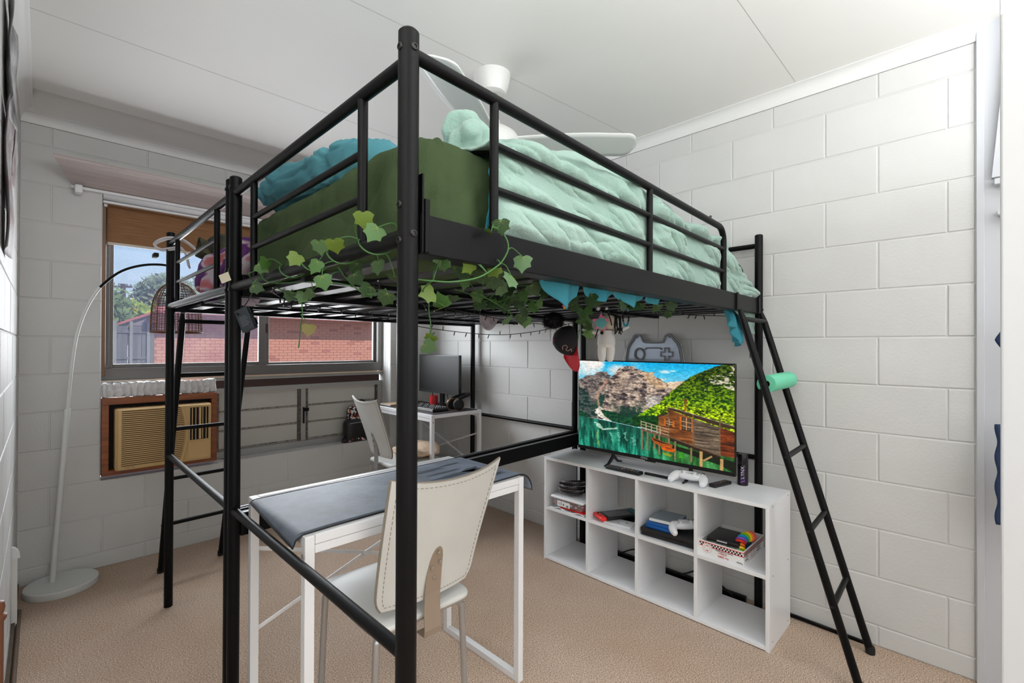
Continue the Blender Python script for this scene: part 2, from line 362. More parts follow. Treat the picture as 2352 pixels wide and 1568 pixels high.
mk('latch', M().box((1.388,3.585,0.66),(1.396,3.60,0.78)).box((1.39,3.578,0.75),(1.425,3.592,0.775)), m_black, parent=louv)
mk('latch', M().box((0.803,3.585,0.62),(0.812,3.60,0.74)), m_black, parent=louv)
# roller blind, fluorescent-like white head, pelmet
m_blind = mat('brown woven blind', (158,116,76), 0.8, rgb2=(128,90,60), vs=40, stretch=(0.15,1,6), bump=0.3, bs=200)
bl = Thing('roller_blind', 'brown woven roller blind pulled a third down over the sliding window', 'blind', (1.14,3.56,2.05))
bl.part('blind_fabric', M().box((0.262,3.560,1.835),(2.03,3.5615,2.07)), m_blind)
bl.part('roller', M().tube([(0.262,3.545,2.062),(2.03,3.545,2.062)],0.022,16), m_blind, smooth=True)
bl.part('bottom_rail', M().rbox((0.262,3.557,1.822),(2.03,3.565,1.838),0.003), mat('blind rail', (205,198,188), 0.5))
bl.part('bracket', M().box((0.243,3.52,2.03),(0.260,3.57,2.083)), m_white, bevel=0.003)
bl.part('chain', M().tube([(2.035,3.50,2.05),(2.035,3.50,0.95),(2.035,3.497,0.93),(2.035,3.52,0.93),(2.035,3.522,0.95),(2.035,3.525,2.05)],0.0018,6), m_alul)
hd = Thing('blind_headrail', 'glossy white rounded headrail above the brown roller blind', 'headrail', (1.14,3.49,2.1))
def headp(u, v):
    a = PI*v; return Vector((0.238+u*1.81, 3.512-0.055*math.sin(a)*0.75, 2.058+0.028*(1-math.cos(a))))
hd.part('cover', M().grid(headp, 2, 13), m_white, smooth='all', thick=0.004)
hd.part('lower_rail', M().box((0.238,3.485,2.044),(2.048,3.512,2.056)), m_white, bevel=0.002)
pel = Thing('window_pelmet', 'pale grooved timber pelmet running above the window', 'pelmet', (1.1,3.38,2.11))
m_pel = mat('pale timber', (200,188,184), 0.6, rgb2=(188,176,172), vs=12, stretch=(0.3,4,4))
for k in range(6):
    t0, t1 = k/6+0.008, (k+1)/6-0.004
    Pt = lambda t: (0.111-0.078*t, 3.468-0.231*t, 2.104+0.069*t)
    (xa,ya,za), (xb,yb,zb_) = Pt(t0), Pt(t1); h_ = 0.012
    B = M().add([(xa,ya,za),(2.40,ya,za),(2.40,yb,zb_),(xb,yb,zb_),(xa,ya,za+h_),(2.40,ya,za+h_),(2.40,yb,zb_+h_),(xb,yb,zb_+h_)], [(0,1,2,3),(7,6,5,4),(0,4,5,1),(1,5,6,2),(2,6,7,3),(3,7,4,0)])
    pel.part('board', B, m_pel, bevel=0.001)
pel.part('backing', M().add([(0.112,3.467,2.1165),(2.40,3.467,2.1165),(2.40,3.237,2.1855),(0.034,3.237,2.1855),(0.112,3.467,2.121),(2.40,3.467,2.121),(2.40,3.237,2.190),(0.034,3.237,2.190)], [(0,1,2,3),(7,6,5,4),(0,4,5,1),(1,5,6,2),(2,6,7,3),(3,7,4,0)]), m_pel)
pel.part('edge_strip', M().box((0.105,3.455,2.088),(2.40,3.470,2.102)), m_white)
pel.part('bracket', M().rbox((0.118,3.40,2.055),(0.15,3.468,2.099),0.006), m_white, smooth=True)
# ------------------------------------------------------------------ air conditioner
ac = Thing('air_conditioner', 'cream window air conditioner in an orange-brown timber frame left of louvres', 'air conditioner', (0.51,3.45,0.505))
m_wood = mat('varnished timber', (158,88,42), 0.4, rgb2=(120,62,30), vs=10, stretch=(0.4,4,4), bump=0.05)
m_cream = mat('aged cream plastic', (214,178,122), 0.4, var=0.03)
m_gap = mat('black foam', (30,30,30), 0.9)
for a, b in (((0.237,0.905),(0.794,0.942)),((0.237,0.507),(0.794,0.535)),((0.237,0.535),(0.268,0.905)),((0.763,0.535),(0.794,0.905))):
    ac.part('frame_member', M().box((a[0],3.452,a[1]),(b[0],3.60,b[1])), m_wood, bevel=0.002)
ac.part('gap_seal', M().box((0.268,3.50,0.535),(0.763,3.56,0.905)), m_gap)
ac.part('body', M().rbox((0.292,3.418,0.532),(0.756,3.52,0.882),0.012), m_cream, smooth=True)
B = M().rbox((0.300,3.400,0.536),(0.752,3.425,0.878),0.009); ac.part('front_panel', B, m_cream, smooth=True)
def acx(z): return 0.585+0.028*math.sin(PI*(z-0.54)/0.34)
for k in range(27):
    z = 0.565+k*0.0113
    ac.part('grille_slat', M().box((0.318,3.3965,z),(acx(z),3.4005,z+0.0058)), m_cream)
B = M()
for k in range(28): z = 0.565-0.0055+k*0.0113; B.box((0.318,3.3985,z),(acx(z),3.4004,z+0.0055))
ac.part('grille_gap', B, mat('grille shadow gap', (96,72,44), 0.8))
B = M().tube([(acx(0.54+0.34*i/12)+0.012,3.398,0.54+0.335*i/12) for i in range(13)],0.007,8); ac.part('curved_rib', B, m_cream, smooth=True)
ac.part('outlet_recess', M().box((0.640,3.3985,0.665),(0.735,3.4004,0.862)), m_gap)
for k in range(5): ac.part('outlet_vane', M().box((0.648+k*0.018,3.392,0.668),(0.652+k*0.018+(0.008 if k==2 else 0),3.398,0.86)), m_cream)
for k in range(8): ac.part('outlet_louvre', M().box((0.640,3.3945,0.680+k*0.0235),(0.735,3.3965,0.6825+k*0.0235)), m_gap)
ac.part('control_door', M().box((0.630,3.3965,0.55),(0.745,3.4002,0.652)), m_cream, bevel=0.0015)
ac.part('logo', text(M(), 'FUJITSU', 0.014, (0.355,3.3995,0.550), (1,0,0), (0,0,1)), mat('grey logo', (120,110,95), 0.5))
def crink(u, v):
    x = 0.238+u*0.557; z = 0.945+v*0.078
    return Vector((x, 3.485+0.007*math.sin(x*190+2*fbm((x*9,z*20,3)))+0.008*fbm((x*30,z*40,1)), z))
single('insulation_foam', M().grid(crink, 110, 14), mat('white foam sheet', (226,226,226), 0.6), 'crinkled white foam strip packed above the air conditioner', 'insulation', (0.51,3.49,0.944), smooth='all', thick=0.02)
# ------------------------------------------------------------------ outdoors
gr = mat('dry ground', (120,118,90), 0.95, var=0.3, vs=2)
single('ground', M().box((-30,3.9,-0.6),(60,60,-0.5)), gr, 'dry grassy ground outside the window', 'ground', (5,20,-0.5))['kind'] = 'structure'
m_brick = mat('red brick', (232,168,142), 0.8, rgb2=(214,146,130), vs=3); m_brick2 = mat('dark red brick', (196,130,118), 0.8)
m_bmort = mat('mortar', (198,140,124), 0.9)
house = Thing('brick_house', 'red brick house wall with gutter seen through the window', 'house', (6,15.2,0))
house.part('wall', M().box((1.95,15.012,-0.5),(16,15.3,2.07)).box((1.95,15.3,-0.5),(2.1,19,2.07)), m_bmort)
bme = {}
def brick_mesh(wd, mt):
    k = (round(wd,3), mt.name)
    if k not in bme:
        B = M().box((0,0,0),(wd,0.02,0.076)); me = bpy.data.meshes.new('brick'); me.from_pydata([tuple(v) for v in B.v],[],B.f); me.materials.append(mt); bme[k] = me
    return bme[k]
cnt = 0; rest = M()
cells = []
for r in range(30):
    z = 2.07-0.086*(r+1)
    for c in range(60):
        x = 1.96+c*0.24+(0.12 if r % 2 else 0); cells.append((x, z, r, c))
near = [q for q in cells if 4.7 <= q[0] <= 8.2 and q[1] > 0.55][:298]
ns = set((q[2], q[3]) for q in near)
for q in cells:
    mt = m_brick2 if random.random() < 0.08 else m_brick
    if (q[2], q[3]) in ns:
        o = bpy.data.objects.new('brick', brick_mesh(0.228, mt)); COL.objects.link(o); o.parent = house.o; o.location = Vector((q[0],15.0,q[1]))-house.o.location
    else: rest.box((q[0],15.0,q[1]),(q[0]+0.228,15.02,q[1]+0.076))
ro = house.part('bricks', rest, m_brick); ro['kind'] = 'stuff'
m_roof = mat('pink roof tile', (206,120,118), 0.8, var=0.08, vs=3)
for k in range(5):
    house.part('roof_tile_row', M().bar((2.0+k*0.55,14.55+k*0.33,2.14+k*0.13),(16,14.55+k*0.33,2.14+k*0.13),0.36,0.05,(0,-0.46,0.9)), m_roof)
house.part('gutter', M().box((1.95,14.52,2.055),(16,14.62,2.15)), mat('cream gutter', (214,182,150), 0.5), bevel=0.02)
house.part('eave_board', M().box((1.95,14.62,2.05),(16,15.0,2.08)), mat('eave shade board', (168,120,104), 0.7))
house.part('air_vent', M().box((7.0,14.99,1.78),(7.14,15.0,1.88)), m_brick2)
m_fence = mat('weathered grey boards', (128,130,132), 0.8, rgb2=(108,112,118), vs=4, stretch=(3,3,0.2))
fence = Thing('board_fence', 'weathered grey timber fence panels beside the brick house', 'fence', (1.6,15.0,-0.5))
for k in range(12):
    x = 1.26-2.4+k*0.265; zt = 1.72 if x < 1.6 else 1.82
    fence.part('fence_board', M().box((x,14.9,-0.5),(x+0.25,14.94,zt)), m_fence)
fence.part('fence_rail', M().box((-1.2,14.87,0.9),(1.94,14.9,0.96)).box((-1.2,14.87,1.55),(1.94,14.9,1.6)), m_fence)
for x in (1.25,1.56,1.9): fence.part('fence_post', M().box((x-0.03,14.85,-0.5),(x+0.03,14.9,1.84)), mat('pale post', (150,153,152), 0.7))
gab = Thing('shed_roof', 'sloping pink barge board of the low roof behind the fence', 'roof', (1.7,15.4,1.9))
gab.part('barge_board', M().bar((1.30,15.0,1.76),(2.12,15.0,2.14),0.05,0.09,(0,1,0)), m_roof)
gab.part('gable_wall', M().prism([(0,0),(0.75,0),(0.75,0.38)],(1.38,15.06,1.74),(1,0,0),(0,0,1),(0,1,0),0.1), mat('grey gable', (150,146,150), 0.8))
pole = Thing('power_pole', 'grey timber power pole with crossarm beyond the trees', 'power pole', (2.35,25,-0.5))
m_pole = mat('old pole timber', (84,84,84), 0.9)
pole.part('pole', M().tube([(2.35,25,-0.5),(2.35,25,3.78)],[0.12,0.09],10), m_pole, smooth=True)
pole.part('crossarm', M().bar((2.0,25,3.64),(2.65,25,3.68),0.08,0.07), m_pole)
for x in (2.05,2.22,2.48,2.6): pole.part('insulator', M().lathe([(0.02,0),(0.035,0.02),(0.03,0.09),(0.01,0.1)],(x,25,3.70),8), m_alul)
pole.part('wire', M().tube([(x_, 25+0.2*abs(x_-2.3), 3.74-0.03*(x_-2.3)**2+0.02*abs(x_-2.3)) for x_ in (-2,0,2.05)],0.008,5), m_pole)
def tree(name, label, loc, h, r, cols, n, leafs=0.16, palm=False):
    T = Thing(name, label, 'tree', loc, group=None)
    x, y, z = loc
    T.part('trunk', M().tube([(x,y,z),(x+0.1,y,z+h*0.5),(x,y,z+h*0.8)],[0.14,0.11,0.06],8), m_pole, smooth=True)
    for ci, c in enumerate(cols):
        B = M(); rng = random.Random(hash(label) % 1000+ci if False else len(label)*7+ci)
        for i in range(n//len(cols)):
            a = rng.uniform(0,2*PI); b = math.acos(rng.uniform(-1,1)); rr = r*rng.uniform(0.55,1)**0.5
            cl = noise.noise(Vector((math.cos(a)*2, math.sin(a)*2, math.cos(b)*2+ci)))
            rr *= 1+0.35*cl
            p = Vector((x+rr*math.sin(b)*math.cos(a), y+rr*math.sin(b)*math.sin(a), z+h*0.72+rr*0.8*math.cos(b)))
            u = Vector((rng.uniform(-1,1),rng.uniform(-1,1),rng.uniform(-1,1))).normalized(); v = u.orthogonal().normalized()
            s_ = leafs*rng.uniform(0.6,1.3)
            B.add([p-u*s_, p+v*s_*0.45, p+u*s_, p-v*s_*0.45], [(0,1,2,3)])
        o = T.part('foliage', B, mat('leaf '+label[:6]+str(ci), c, 0.7)); o['kind'] = 'stuff'
tree('leafy_tree', 'dark green tree left of the power pole outside', (0.9,20,-0.5), 4.0, 1.15, [(104,136,84),(134,160,100)], 3200)
tree('leafy_tree', 'yellow-green bushy tree right of the power pole outside', (2.35,22.5,-0.5), 3.6, 0.95, [(214,204,60),(150,180,70)], 3000, 0.13)
tree('leafy_tree', 'grey-green tall tree rising behind the wicker lampshade', (4.3,27,-0.5), 5.4, 1.35, [(158,176,140),(120,146,108)], 3600)
# ------------------------------------------------------------------ loft beds
def arc(c, r, a0, a1, ux, uy, n=8):
    c = Vector(c); ux = Vector(ux); uy = Vector(uy)
    return [c+ux*r*math.cos(a0+(a1-a0)*i/n)+uy*r*math.sin(a0+(a1-a0)*i/n) for i in range(n+1)]
def screw(T, p, nrm, r=0.0065, par=None):
    p = Vector(p); q = Vector(nrm).normalized(); mx = q.to_track_quat('Z','Y').to_matrix()
    T.part('bolt', M().lathe([(r,0),(r,0.002),(r*0.8,0.0035),(r*0.5,0.0036),(r*0.42,0.002)], p, 14, mx), m_bolt, smooth=True, parent=par)
def bed(label, a, dd, b, ff, sgn):
    """a: guard side post without ladder, dd: guard side post by ladder, b/ff: opposite posts"""
    A, D_, Bp, F_ = [Vector((*q,0)) for q in (a,dd,b,ff)]
    c = (A+D_+Bp+F_)/4
    T = Thing('loft_bed', label, 'bed', tuple(c))
    ex = (D_-A).normalized(); ey = (Bp-A).normalized()
    Z = lambda z: Vector((0,0,z))
    r = 0.0178; H = 1.777
    for P in (A,D_,Bp,F_):
        T.part('post', M().tube([P, P+Z(H-0.004)],r,24), m_black, smooth=True)
        T.part('post_cap', M().lathe([(r*0.99,0),(r*1.0,0.003),(r*0.8,0.007),(0.002,0.009)], tuple(P+Z(H-0.005)),24), m_black, smooth=True)
    out = -ex
    for P, Q, o_ in ((A,Bp,-ex),(D_,F_,ex)):
        e = (Q-P).normalized(); L = (Q-P).length
        T.part('end_top_rail', M().tube([P+e*r*0.6+Z(1.727), Q-e*r*0.6+Z(1.727)],0.0122,16), m_black, smooth=True)
        T.part('end_bottom_rail', M().tube([P+e*r*0.6+Z(1.427), Q-e*r*0.6+Z(1.427)],0.0148,16), m_black, smooth=True)
        T.part('end_low_rail', M().tube([P+e*r*0.6+Z(0.715), Q-e*r*0.6+Z(0.715)],0.0125,16), m_black, smooth=True)
        v1, v2 = P+e*0.16, P+e*(L-0.18)
        for v in (v1, v2): T.part('guard_upright', M().tube([v+Z(1.435), v+Z(1.725)],0.0098,14), m_black, smooth=True)
        for z in (1.615, 1.527): T.part('guard_rail', M().tube([v1+Z(z), v2+Z(z)],0.0078,12), m_black, smooth=True)
        for S_ in (P, Q):
            for z in (1.745, 1.478, 1.418, 0.745, 0.70): 
                if z > 1: screw(T, S_+o_*r*0.93+Z(z), o_)
    # guard side
    P = A; e = ex; L = (D_-A).length; so = -ey
    T.part('side_beam', M().bar(P+e*r+Z(1.434), D_-e*r+Z(1.434), 0.026, 0.070), m_black, bevel=0.002)
    T.part('end_plate', M().bar(P+e*(r+0.001)+Z(1.470), P+e*(r+0.005)+Z(1.470), 0.030, 0.135), m_black, bevel=0.0008)
    T.part('end_bracket', M().bar(P+e*(r+0.006)+so*0.003+Z(1.448), P+e*(r+0.016)+so*0.003+Z(1.448), 0.030, 0.094), m_black, bevel=0.002)
    T.part('beam_lip', M().bar(P+e*r+ey*0.022+Z(1.401), D_-e*r+ey*0.022+Z(1.401), 0.03, 0.003), m_black)
    end = 1.505; rc = 0.055
    pts = [P+e*r*0.5+Z(1.742), P+e*(end-rc)+Z(1.722)]
    pts += arc(P+e*(end-rc)+Z(1.722-rc), rc, PI/2, 0, e, Vector((0,0,1)))[1:]
    pts += [P+e*end+Z(1.46)]
    T.part('guard_top_rail', M().tube(pts,0.0118,16), m_black, smooth=True)
    for q in (0.205, 0.873): T.part('guard_upright', M().tube([P+e*q+Z(1.46), P+e*q+Z(1.735)],0.0095,14), m_black, smooth=True)
    for z in (1.645, 1.555): T.part('guard_rail', M().tube([P+e*0.205+Z(z+0.003), P+e*end+Z(z-0.008)],0.0085,12), m_black, smooth=True)
    for z in (1.745, 1.43): screw(T, P+so*r*0.93+Z(z), so, 0.0068)
    screw(T, D_+so*r*0.93+Z(1.42), so)
    # other side: beam above and channel beam below
    L2 = (F_-Bp).length; e2 = (F_-Bp).normalized()
    T.part('side_beam', M().bar(Bp+e2*r+Z(1.434), F_-e2*r+Z(1.434), 0.024, 0.070), m_black, bevel=0.002)
    T.part('low_beam', M().bar(Bp+e2*r+Z(0.668), F_-e2*r+Z(0.668), 0.024, 0.074), m_black, bevel=0.002)
    T.part('low_beam_lip', M().bar(Bp+e2*r+Z(0.7055)+so*0.012, F_-e2*r+Z(0.7055)+so*0.012, 0.008, 0.003), mat('edge sheen', (120,122,126), 0.35, metal=0.4))
    for P_ in (Bp, F_):
        for z in (0.64, 0.70): screw(T, P_+(ey)*r*0.93+Z(z), ey, 0.006)
    # slats across the narrow width
    m_sl = m_slat
    for k in range(15):
        q = 0.09+k*(L-0.18)/14
        s0 = P+e*q+ey*0.015+Z(1.418); s1 = Bp+e2*q*(L2/L)-ey*0.015+Z(1.418)
        T.part('slat', M().bar(s0, s1, 0.052, 0.011), m_sl, bevel=0.001)
    T.part('centre_rail', M().bar((A+Bp)/2+Z(1.405)+e*r, (D_+F_)/2+Z(1.405)-e*r, 0.022, 0.012), m_black)
    # ladder
    l0 = P+e*(L-0.355); l1 = P+e*(L-0.055); foot = so*0.43
    for k, lx in enumerate((l0, l1)):
        sh = ex*(0.03 if k == 0 else 0.02)
        pts = [lx+so*0.024+Z(1.455), lx+so*0.024+Z(1.405), lx+so*0.035+Z(1.37), lx+sh+foot+Z(0.012)]
        T.part('ladder_hook', M().bar(lx+so*0.018+Z(1.40), lx+so*0.018+Z(1.472), 0.022, 0.005, so), m_black, bevel=0.001)
        T.part('ladder_rail', M().tube([lx+so*0.026+Z(1.40), lx+so*0.040+Z(1.355), lx+sh+foot+Z(0.008)],[0.009,0.0145,0.0145],14), m_black, smooth=True)
        T.part('ladder_foot', M().lathe([(0.016,0),(0.017,0.02),(0.0145,0.03)], tuple(lx+sh+foot+Z(0.0)),12), m_rub, smooth=True)
    for z in (1.36, 1.09, 0.81, 0.54, 0.28):
        t = 1-z/1.4
        q0 = l0+so*0.03+(foot-so*0.03+ex*0.03)*t+Z(z); q1 = l1+so*0.03+(foot-so*0.03+ex*0.02)*t+Z(z)
        T.part('rung', M().tube([q0, q1],0.0105,12), m_black, smooth=True)
        for q, dr in ((q0,-ex),(q1,ex)): screw(T, q+dr*0.013, dr, 0.005)
    return T
m_slat = mat('dark slat metal', (46,46,52), 0.35, metal=0.25)
m_rub = mat('black rubber', (18,18,18), 0.8)
bedA = bed('near black metal loft bed holding the green mattress, right-hand ladder', (0.440,0.690), (2.415,0.742), (0.435,1.682), (2.418,1.772), 1)
bedB = bed('far black metal loft bed by the window holding the purple blanket', (2.415,2.843), (0.432,2.733), (2.418,1.835), (0.434,1.722), -1)
# ------------------------------------------------------------------ bedding
def spow(a, p): return math.copysign(abs(a)**p, a)
def ellip(c, h, e1, e2, nu, nv, wr, rot=None, clampz=None):
    c = Vector(c); R_ = rot.to_matrix() if rot else Matrix.Identity(3)
    def fn(u, v):
        a = 2*PI*u; b = PI*(v-0.5)
        p = Vector((h[0]*spow(math.cos(b),e1)*spow(math.cos(a),e2), h[1]*spow(math.cos(b),e1)*spow(math.sin(a),e2), h[2]*spow(math.sin(b),e1)))
        n_ = Vector((p.x/h[0]**2, p.y/h[1]**2, p.z/h[2]**2)); n_ = n_.normalized() if n_.length > 0 else n_
        p = p+n_*wr(p, u, v)
        q = R_ @ p + c
        if clampz is not None and q.z < clampz: q.z = clampz
        return q
    return M().grid(fn, nu, nv, closeu=True)
m_green = mat('dark green sheet', (70,85,57), 0.9, rgb2=(63,78,51), vs=9, bump=0.35, bs=260, spec=0.12)
def wg(p, u, v):
    s = 0.0
    ang = math.atan2(p.y, p.x)
    s += 0.003*fbm((p.x*6+p.z*4, p.y*6+p.z*5, p.z*2.5), 1.0, 3)+0.012*max(0,math.cos(min(PI/2,abs(p.x+0.93)*3)))*max(0,math.cos(min(PI/2,abs(p.y+0.42)*4)))*(1 if p.z>0 else 0)
    q = noise.noise(Vector((p.x*7+p.z*6, p.y*9-p.z*5, 2.0))); s += 0.010*(1-min(1, abs(q)*7))
    q = noise.noise(Vector((p.x*6-p.z*7, p.y*8+p.z*7, 7.0))); s += 0.008*(1-min(1, abs(q)*8))
    q = noise.noise(Vector((p.x*14-p.z*5, p.y*17+p.z*9, 4.0))); s += 0.005*(1-min(1, abs(q)*7))
    return s-0.005
def rrect(a, b, r, n):
    segs = []; pts = []
    per = [((a,-b+r),(a,b-r)),((a-r,b),(-a+r,b)),((-a,b-r),(-a,-b+r)),((-a+r,-b),(a-r,-b))]
    cs = [(a-r,b-r,0),(-a+r,b-r,PI/2),(-a+r,-b+r,PI),(a-r,-b+r,3*PI/2)]
    tot = 4*(a+b)-8*r+2*PI*r
    for (p, q), c in zip(per, cs):
        L1 = math.hypot(q[0]-p[0], q[1]-p[1]); k = max(2, round(n*L1/tot))
        nx, ny = {0:(1,0),1:(0,1),2:(-1,0),3:(0,-1)}[per.index((p,q))]
        for i in range(k): t = i/k; pts.append((p[0]+(q[0]-p[0])*t, p[1]+(q[1]-p[1])*t, nx, ny))
        k = 12
        for i in range(k): g = c[2]+PI/2*i/k; pts.append((c[0]+r*math.cos(g), c[1]+r*math.sin(g), math.cos(g), math.sin(g)))
    return pts
ML = rrect(0.945, 0.464, 0.075, 620); mrot = Matrix.Rotation(math.radians(1.4), 3, 'Z'); mc = Vector((1.425,1.225,0))
arcl = [0.0]
for i in range(1, len(ML)): arcl.append(arcl[-1]+math.hypot(ML[i][0]-ML[i-1][0], ML[i][1]-ML[i-1][1]))
rows = [(0.10,1.428,0,-1)]+[(0.03*(1-math.sin(t)),1.458-0.03*math.cos(t),math.sin(t),-math.cos(t)) for t in [PI/2*i/4 for i in range(5)]]
rows += [(0.0,1.458+0.142*i/26,1,0.0) for i in range(1,27)]
rows += [(0.052*(1-math.cos(t)),1.600+0.048*math.sin(t),math.cos(t),math.sin(t)) for t in [PI/2*i/9 for i in range(1,10)]]
rows += [(0.052+0.40*(i/16)**1.1,1.648+0.004*math.sin(PI/2*i/16),0,1) for i in range(1,17)]
vs = []; NN = len(ML)
for d_, z, nh, nz in rows:
    for i, (x, y, nx, ny) in enumerate(ML):
        k = 1.0
        px_ = x-nx*min(d_,0.07); py_ = y-ny*min(d_,0.07)
        if d_ > 0.07: f_ = 1-(d_-0.07)/0.42; px_ *= max(f_,0.05)**0.5*0+max(f_,0.05); py_ *= max(f_,0.05)
        t_ = arcl[i]; w1 = noise.noise(Vector((px_*2.5, py_*2.5, z*2)))
        c1 = noise.noise(Vector((px_*8+nx*z*6+0.6*w1, py_*8+ny*z*6, z*3.0+1))); c2 = noise.noise(Vector((px_*15-z*8, py_*15+z*9, z*6+4)))
        sw = 0.016*abs(c1)**0.6+0.008*abs(c2)**0.6+0.002*noise.noise(Vector((px_*40,py_*40,z*30)))-0.010
        hump = 0.016*max(0,1-((px_+0.85)**2+(py_+0.40)**2)/0.20)*nz
        p = Vector((px_+nx*nh*sw, py_+ny*nh*sw, z+nz*max(0,nz)*sw*0.8+hump))
        vs.append(mrot @ p+mc)
fs = []
for j in range(len(rows)-1):
    for i in range(NN): fs.append((j*NN+i, j*NN+(i+1)%NN, (j+1)*NN+(i+1)%NN, (j+1)*NN+i))
fs += [tuple(range(NN-1,-1,-1)), tuple((len(rows)-1)*NN+k for k in range(NN))]
single('mattress', M().add(vs, fs), m_green, 'single mattress in a dark green fitted sheet on the near loft bed', 'mattress', (1.425,1.225,1.425), smooth='all')
m_teal = mat('teal cotton', (84,140,150), 0.85, rgb2=(74,130,142), vs=10, bump=0.25, bs=220, spec=0.15)
def wp(p, u, v):
    s = 0.014*fbm((p.x*5, p.y*7, p.z*6), 1, 3)
    q = noise.noise(Vector((p.x*9+p.z*9, p.y*9-p.z*9, 4.0))); s -= 0.014*(1-min(1, abs(q)*7))
    q = noise.noise(Vector((p.x*14-p.z*9, p.y*16+p.z*9, 1.0))); s += 0.007*(1-min(1, abs(q)*5))
    return s
single('pillow', ellip((0.660,1.395,1.742),(0.165,0.440,0.072),0.75,0.45,160,80,wp, Euler((math.radians(7.5),math.radians(-10),math.radians(-3)))), m_teal, 'creased teal pillow lying on the green mattress', 'pillow', (0.66,1.365,1.655), smooth='all')
# mint blanket: crumpled sheet over the mattress and down its near side
xs_ = [0.60,0.68,0.74,0.80,0.90,1.05,1.20,1.32,1.44,1.54,1.66,1.85,2.05,2.20,2.34]
cz_ = [1.668,1.680,1.73,1.765,1.765,1.82,1.868,1.860,1.825,1.765,1.715,1.690,1.655,1.60,1.53]
def cre(x): return float(np.interp(x, xs_, cz_))
def ridge(p, k=6.0): return 1-min(1, abs(noise.noise(p))*k)
def mint(u, v):
    x = 0.655+u*1.732
    x0 = x
    cz = cre(x)
    w_ = 0.5+0.5*noise.noise(Vector((x*2.3, 0, 8)))
    if v < 0.35:
        t = v/0.35; y = 1.50-t*0.52; z = 1.655+(cz-1.655)*math.sin(t*PI/2)**1.3; n_ = Vector((0,0.4,1))
    elif v < 0.6:
        t = (v-0.35)/0.25; y = 0.98-t*0.245; z = cz-(cz-min(cz-0.01,1.665))*t**1.7; n_ = Vector((0,-0.6,0.8))
    else:
        t = (v-0.6)/0.4; y = 0.735-0.004*w_; z = min(cz-0.01,1.665)-(0.205+0.02*w_)*t; n_ = Vector((0,-1,0.1))
    n_.normalize()
    q = Vector((x, y*1.3, z*1.3))
    wv = Vector((x*2.1, (z+y*0.4)*2.6, 3.0)); sx_ = noise.noise(wv)
    diag = x*0.50+(z*1.0+y*0.45)*1.25+sx_*0.10
    al = x*0.85-(z+y*0.3)*0.5
    c1 = noise.noise(Vector((diag*8.5, al*2.0, 2.0))); c2 = noise.noise(Vector((diag*17+1.2*c1, al*5.0, 5.0))); c3 = noise.noise(Vector((diag*36+c2, al*12, 11.0)))
    s = 0.046*min(0.62,abs(c1)**0.55)+0.018*min(0.6,abs(c2)**0.6)+0.006*abs(c3)**0.7+0.0015*noise.noise(Vector((x*60,y*60,z*60)))-0.014
    amp = 1.0 if v > 0.3 else v/0.3
    if v > 0.45: s = max(s, 0.004)
    p = Vector((x, y, z))+n_*(s-0.012)*amp
    if v > 0.5:
        dz = min(abs(p.z-1.645), abs(p.z-1.553)); lo = 0.7285-0.030*min(1, max(0, dz-0.006)/0.022)*min(1, max(0, p.z-1.474)/0.02)*min(1, max(0, min(abs(p.x-q_) for q_ in (0.645,1.313,1.945))-0.018)/0.04)
        
        tgt = 0.757-1.45*(s+0.014); k_ = 0.006; tgt = lo+k_*math.log1p(math.exp(max(-30,min(30,(tgt-lo)/k_)))); bl_ = min(1,(v-0.5)/0.1); p.y = p.y*(1-bl_)+tgt*bl_
    p.y += 0.0265*(p.x-1.425)
    return p
m_mint = mat('mint fleece', (156,182,172), 0.95, rgb2=(142,174,161), vs=5, bump=0.5, bs=150, spec=0.1)
m_mint.node_tree.nodes['Principled BSDF'].inputs['Sheen Weight'].default_value = 0.3
single('mint_blanket', M().grid(mint, 520, 230), m_mint, 'crumpled pale mint fleece blanket heaped on the green mattress', 'blanket', (1.5,1.0,1.66), smooth='all', thick=0.004)
# bunched corner standing up at its left end
def bunch(p, u, v):
    g_ = p.x*0.8+p.y*0.8; q = noise.noise(Vector((g_*16, p.z*5, 2.0+p.x*4))); q2 = noise.noise(Vector((g_*36, p.z*12, p.x*10))); return 0.040*abs(q)**0.8+0.012*abs(q2)**0.7+0.01*noise.noise(p*30)-0.015
bu = mk('bunched_fold', ellip((0.775,0.94,1.765),(0.046,0.060,0.072),0.8,0.8,110,70,bunch,Euler((0.2,-0.2,0.3))), m_mint, (1.5,1.0,1.66), smooth='all')
mb = bpy.data.objects['mint_blanket']; bu.parent = mb
bu2 = mk('bunched_fold', ellip((2.27,0.80,1.50),(0.12,0.055,0.042),0.8,0.8,90,50,bunch,Euler((0,0.5,0))), m_mint, (1.5,1.0,1.66), smooth='all'); bu2.parent = mb
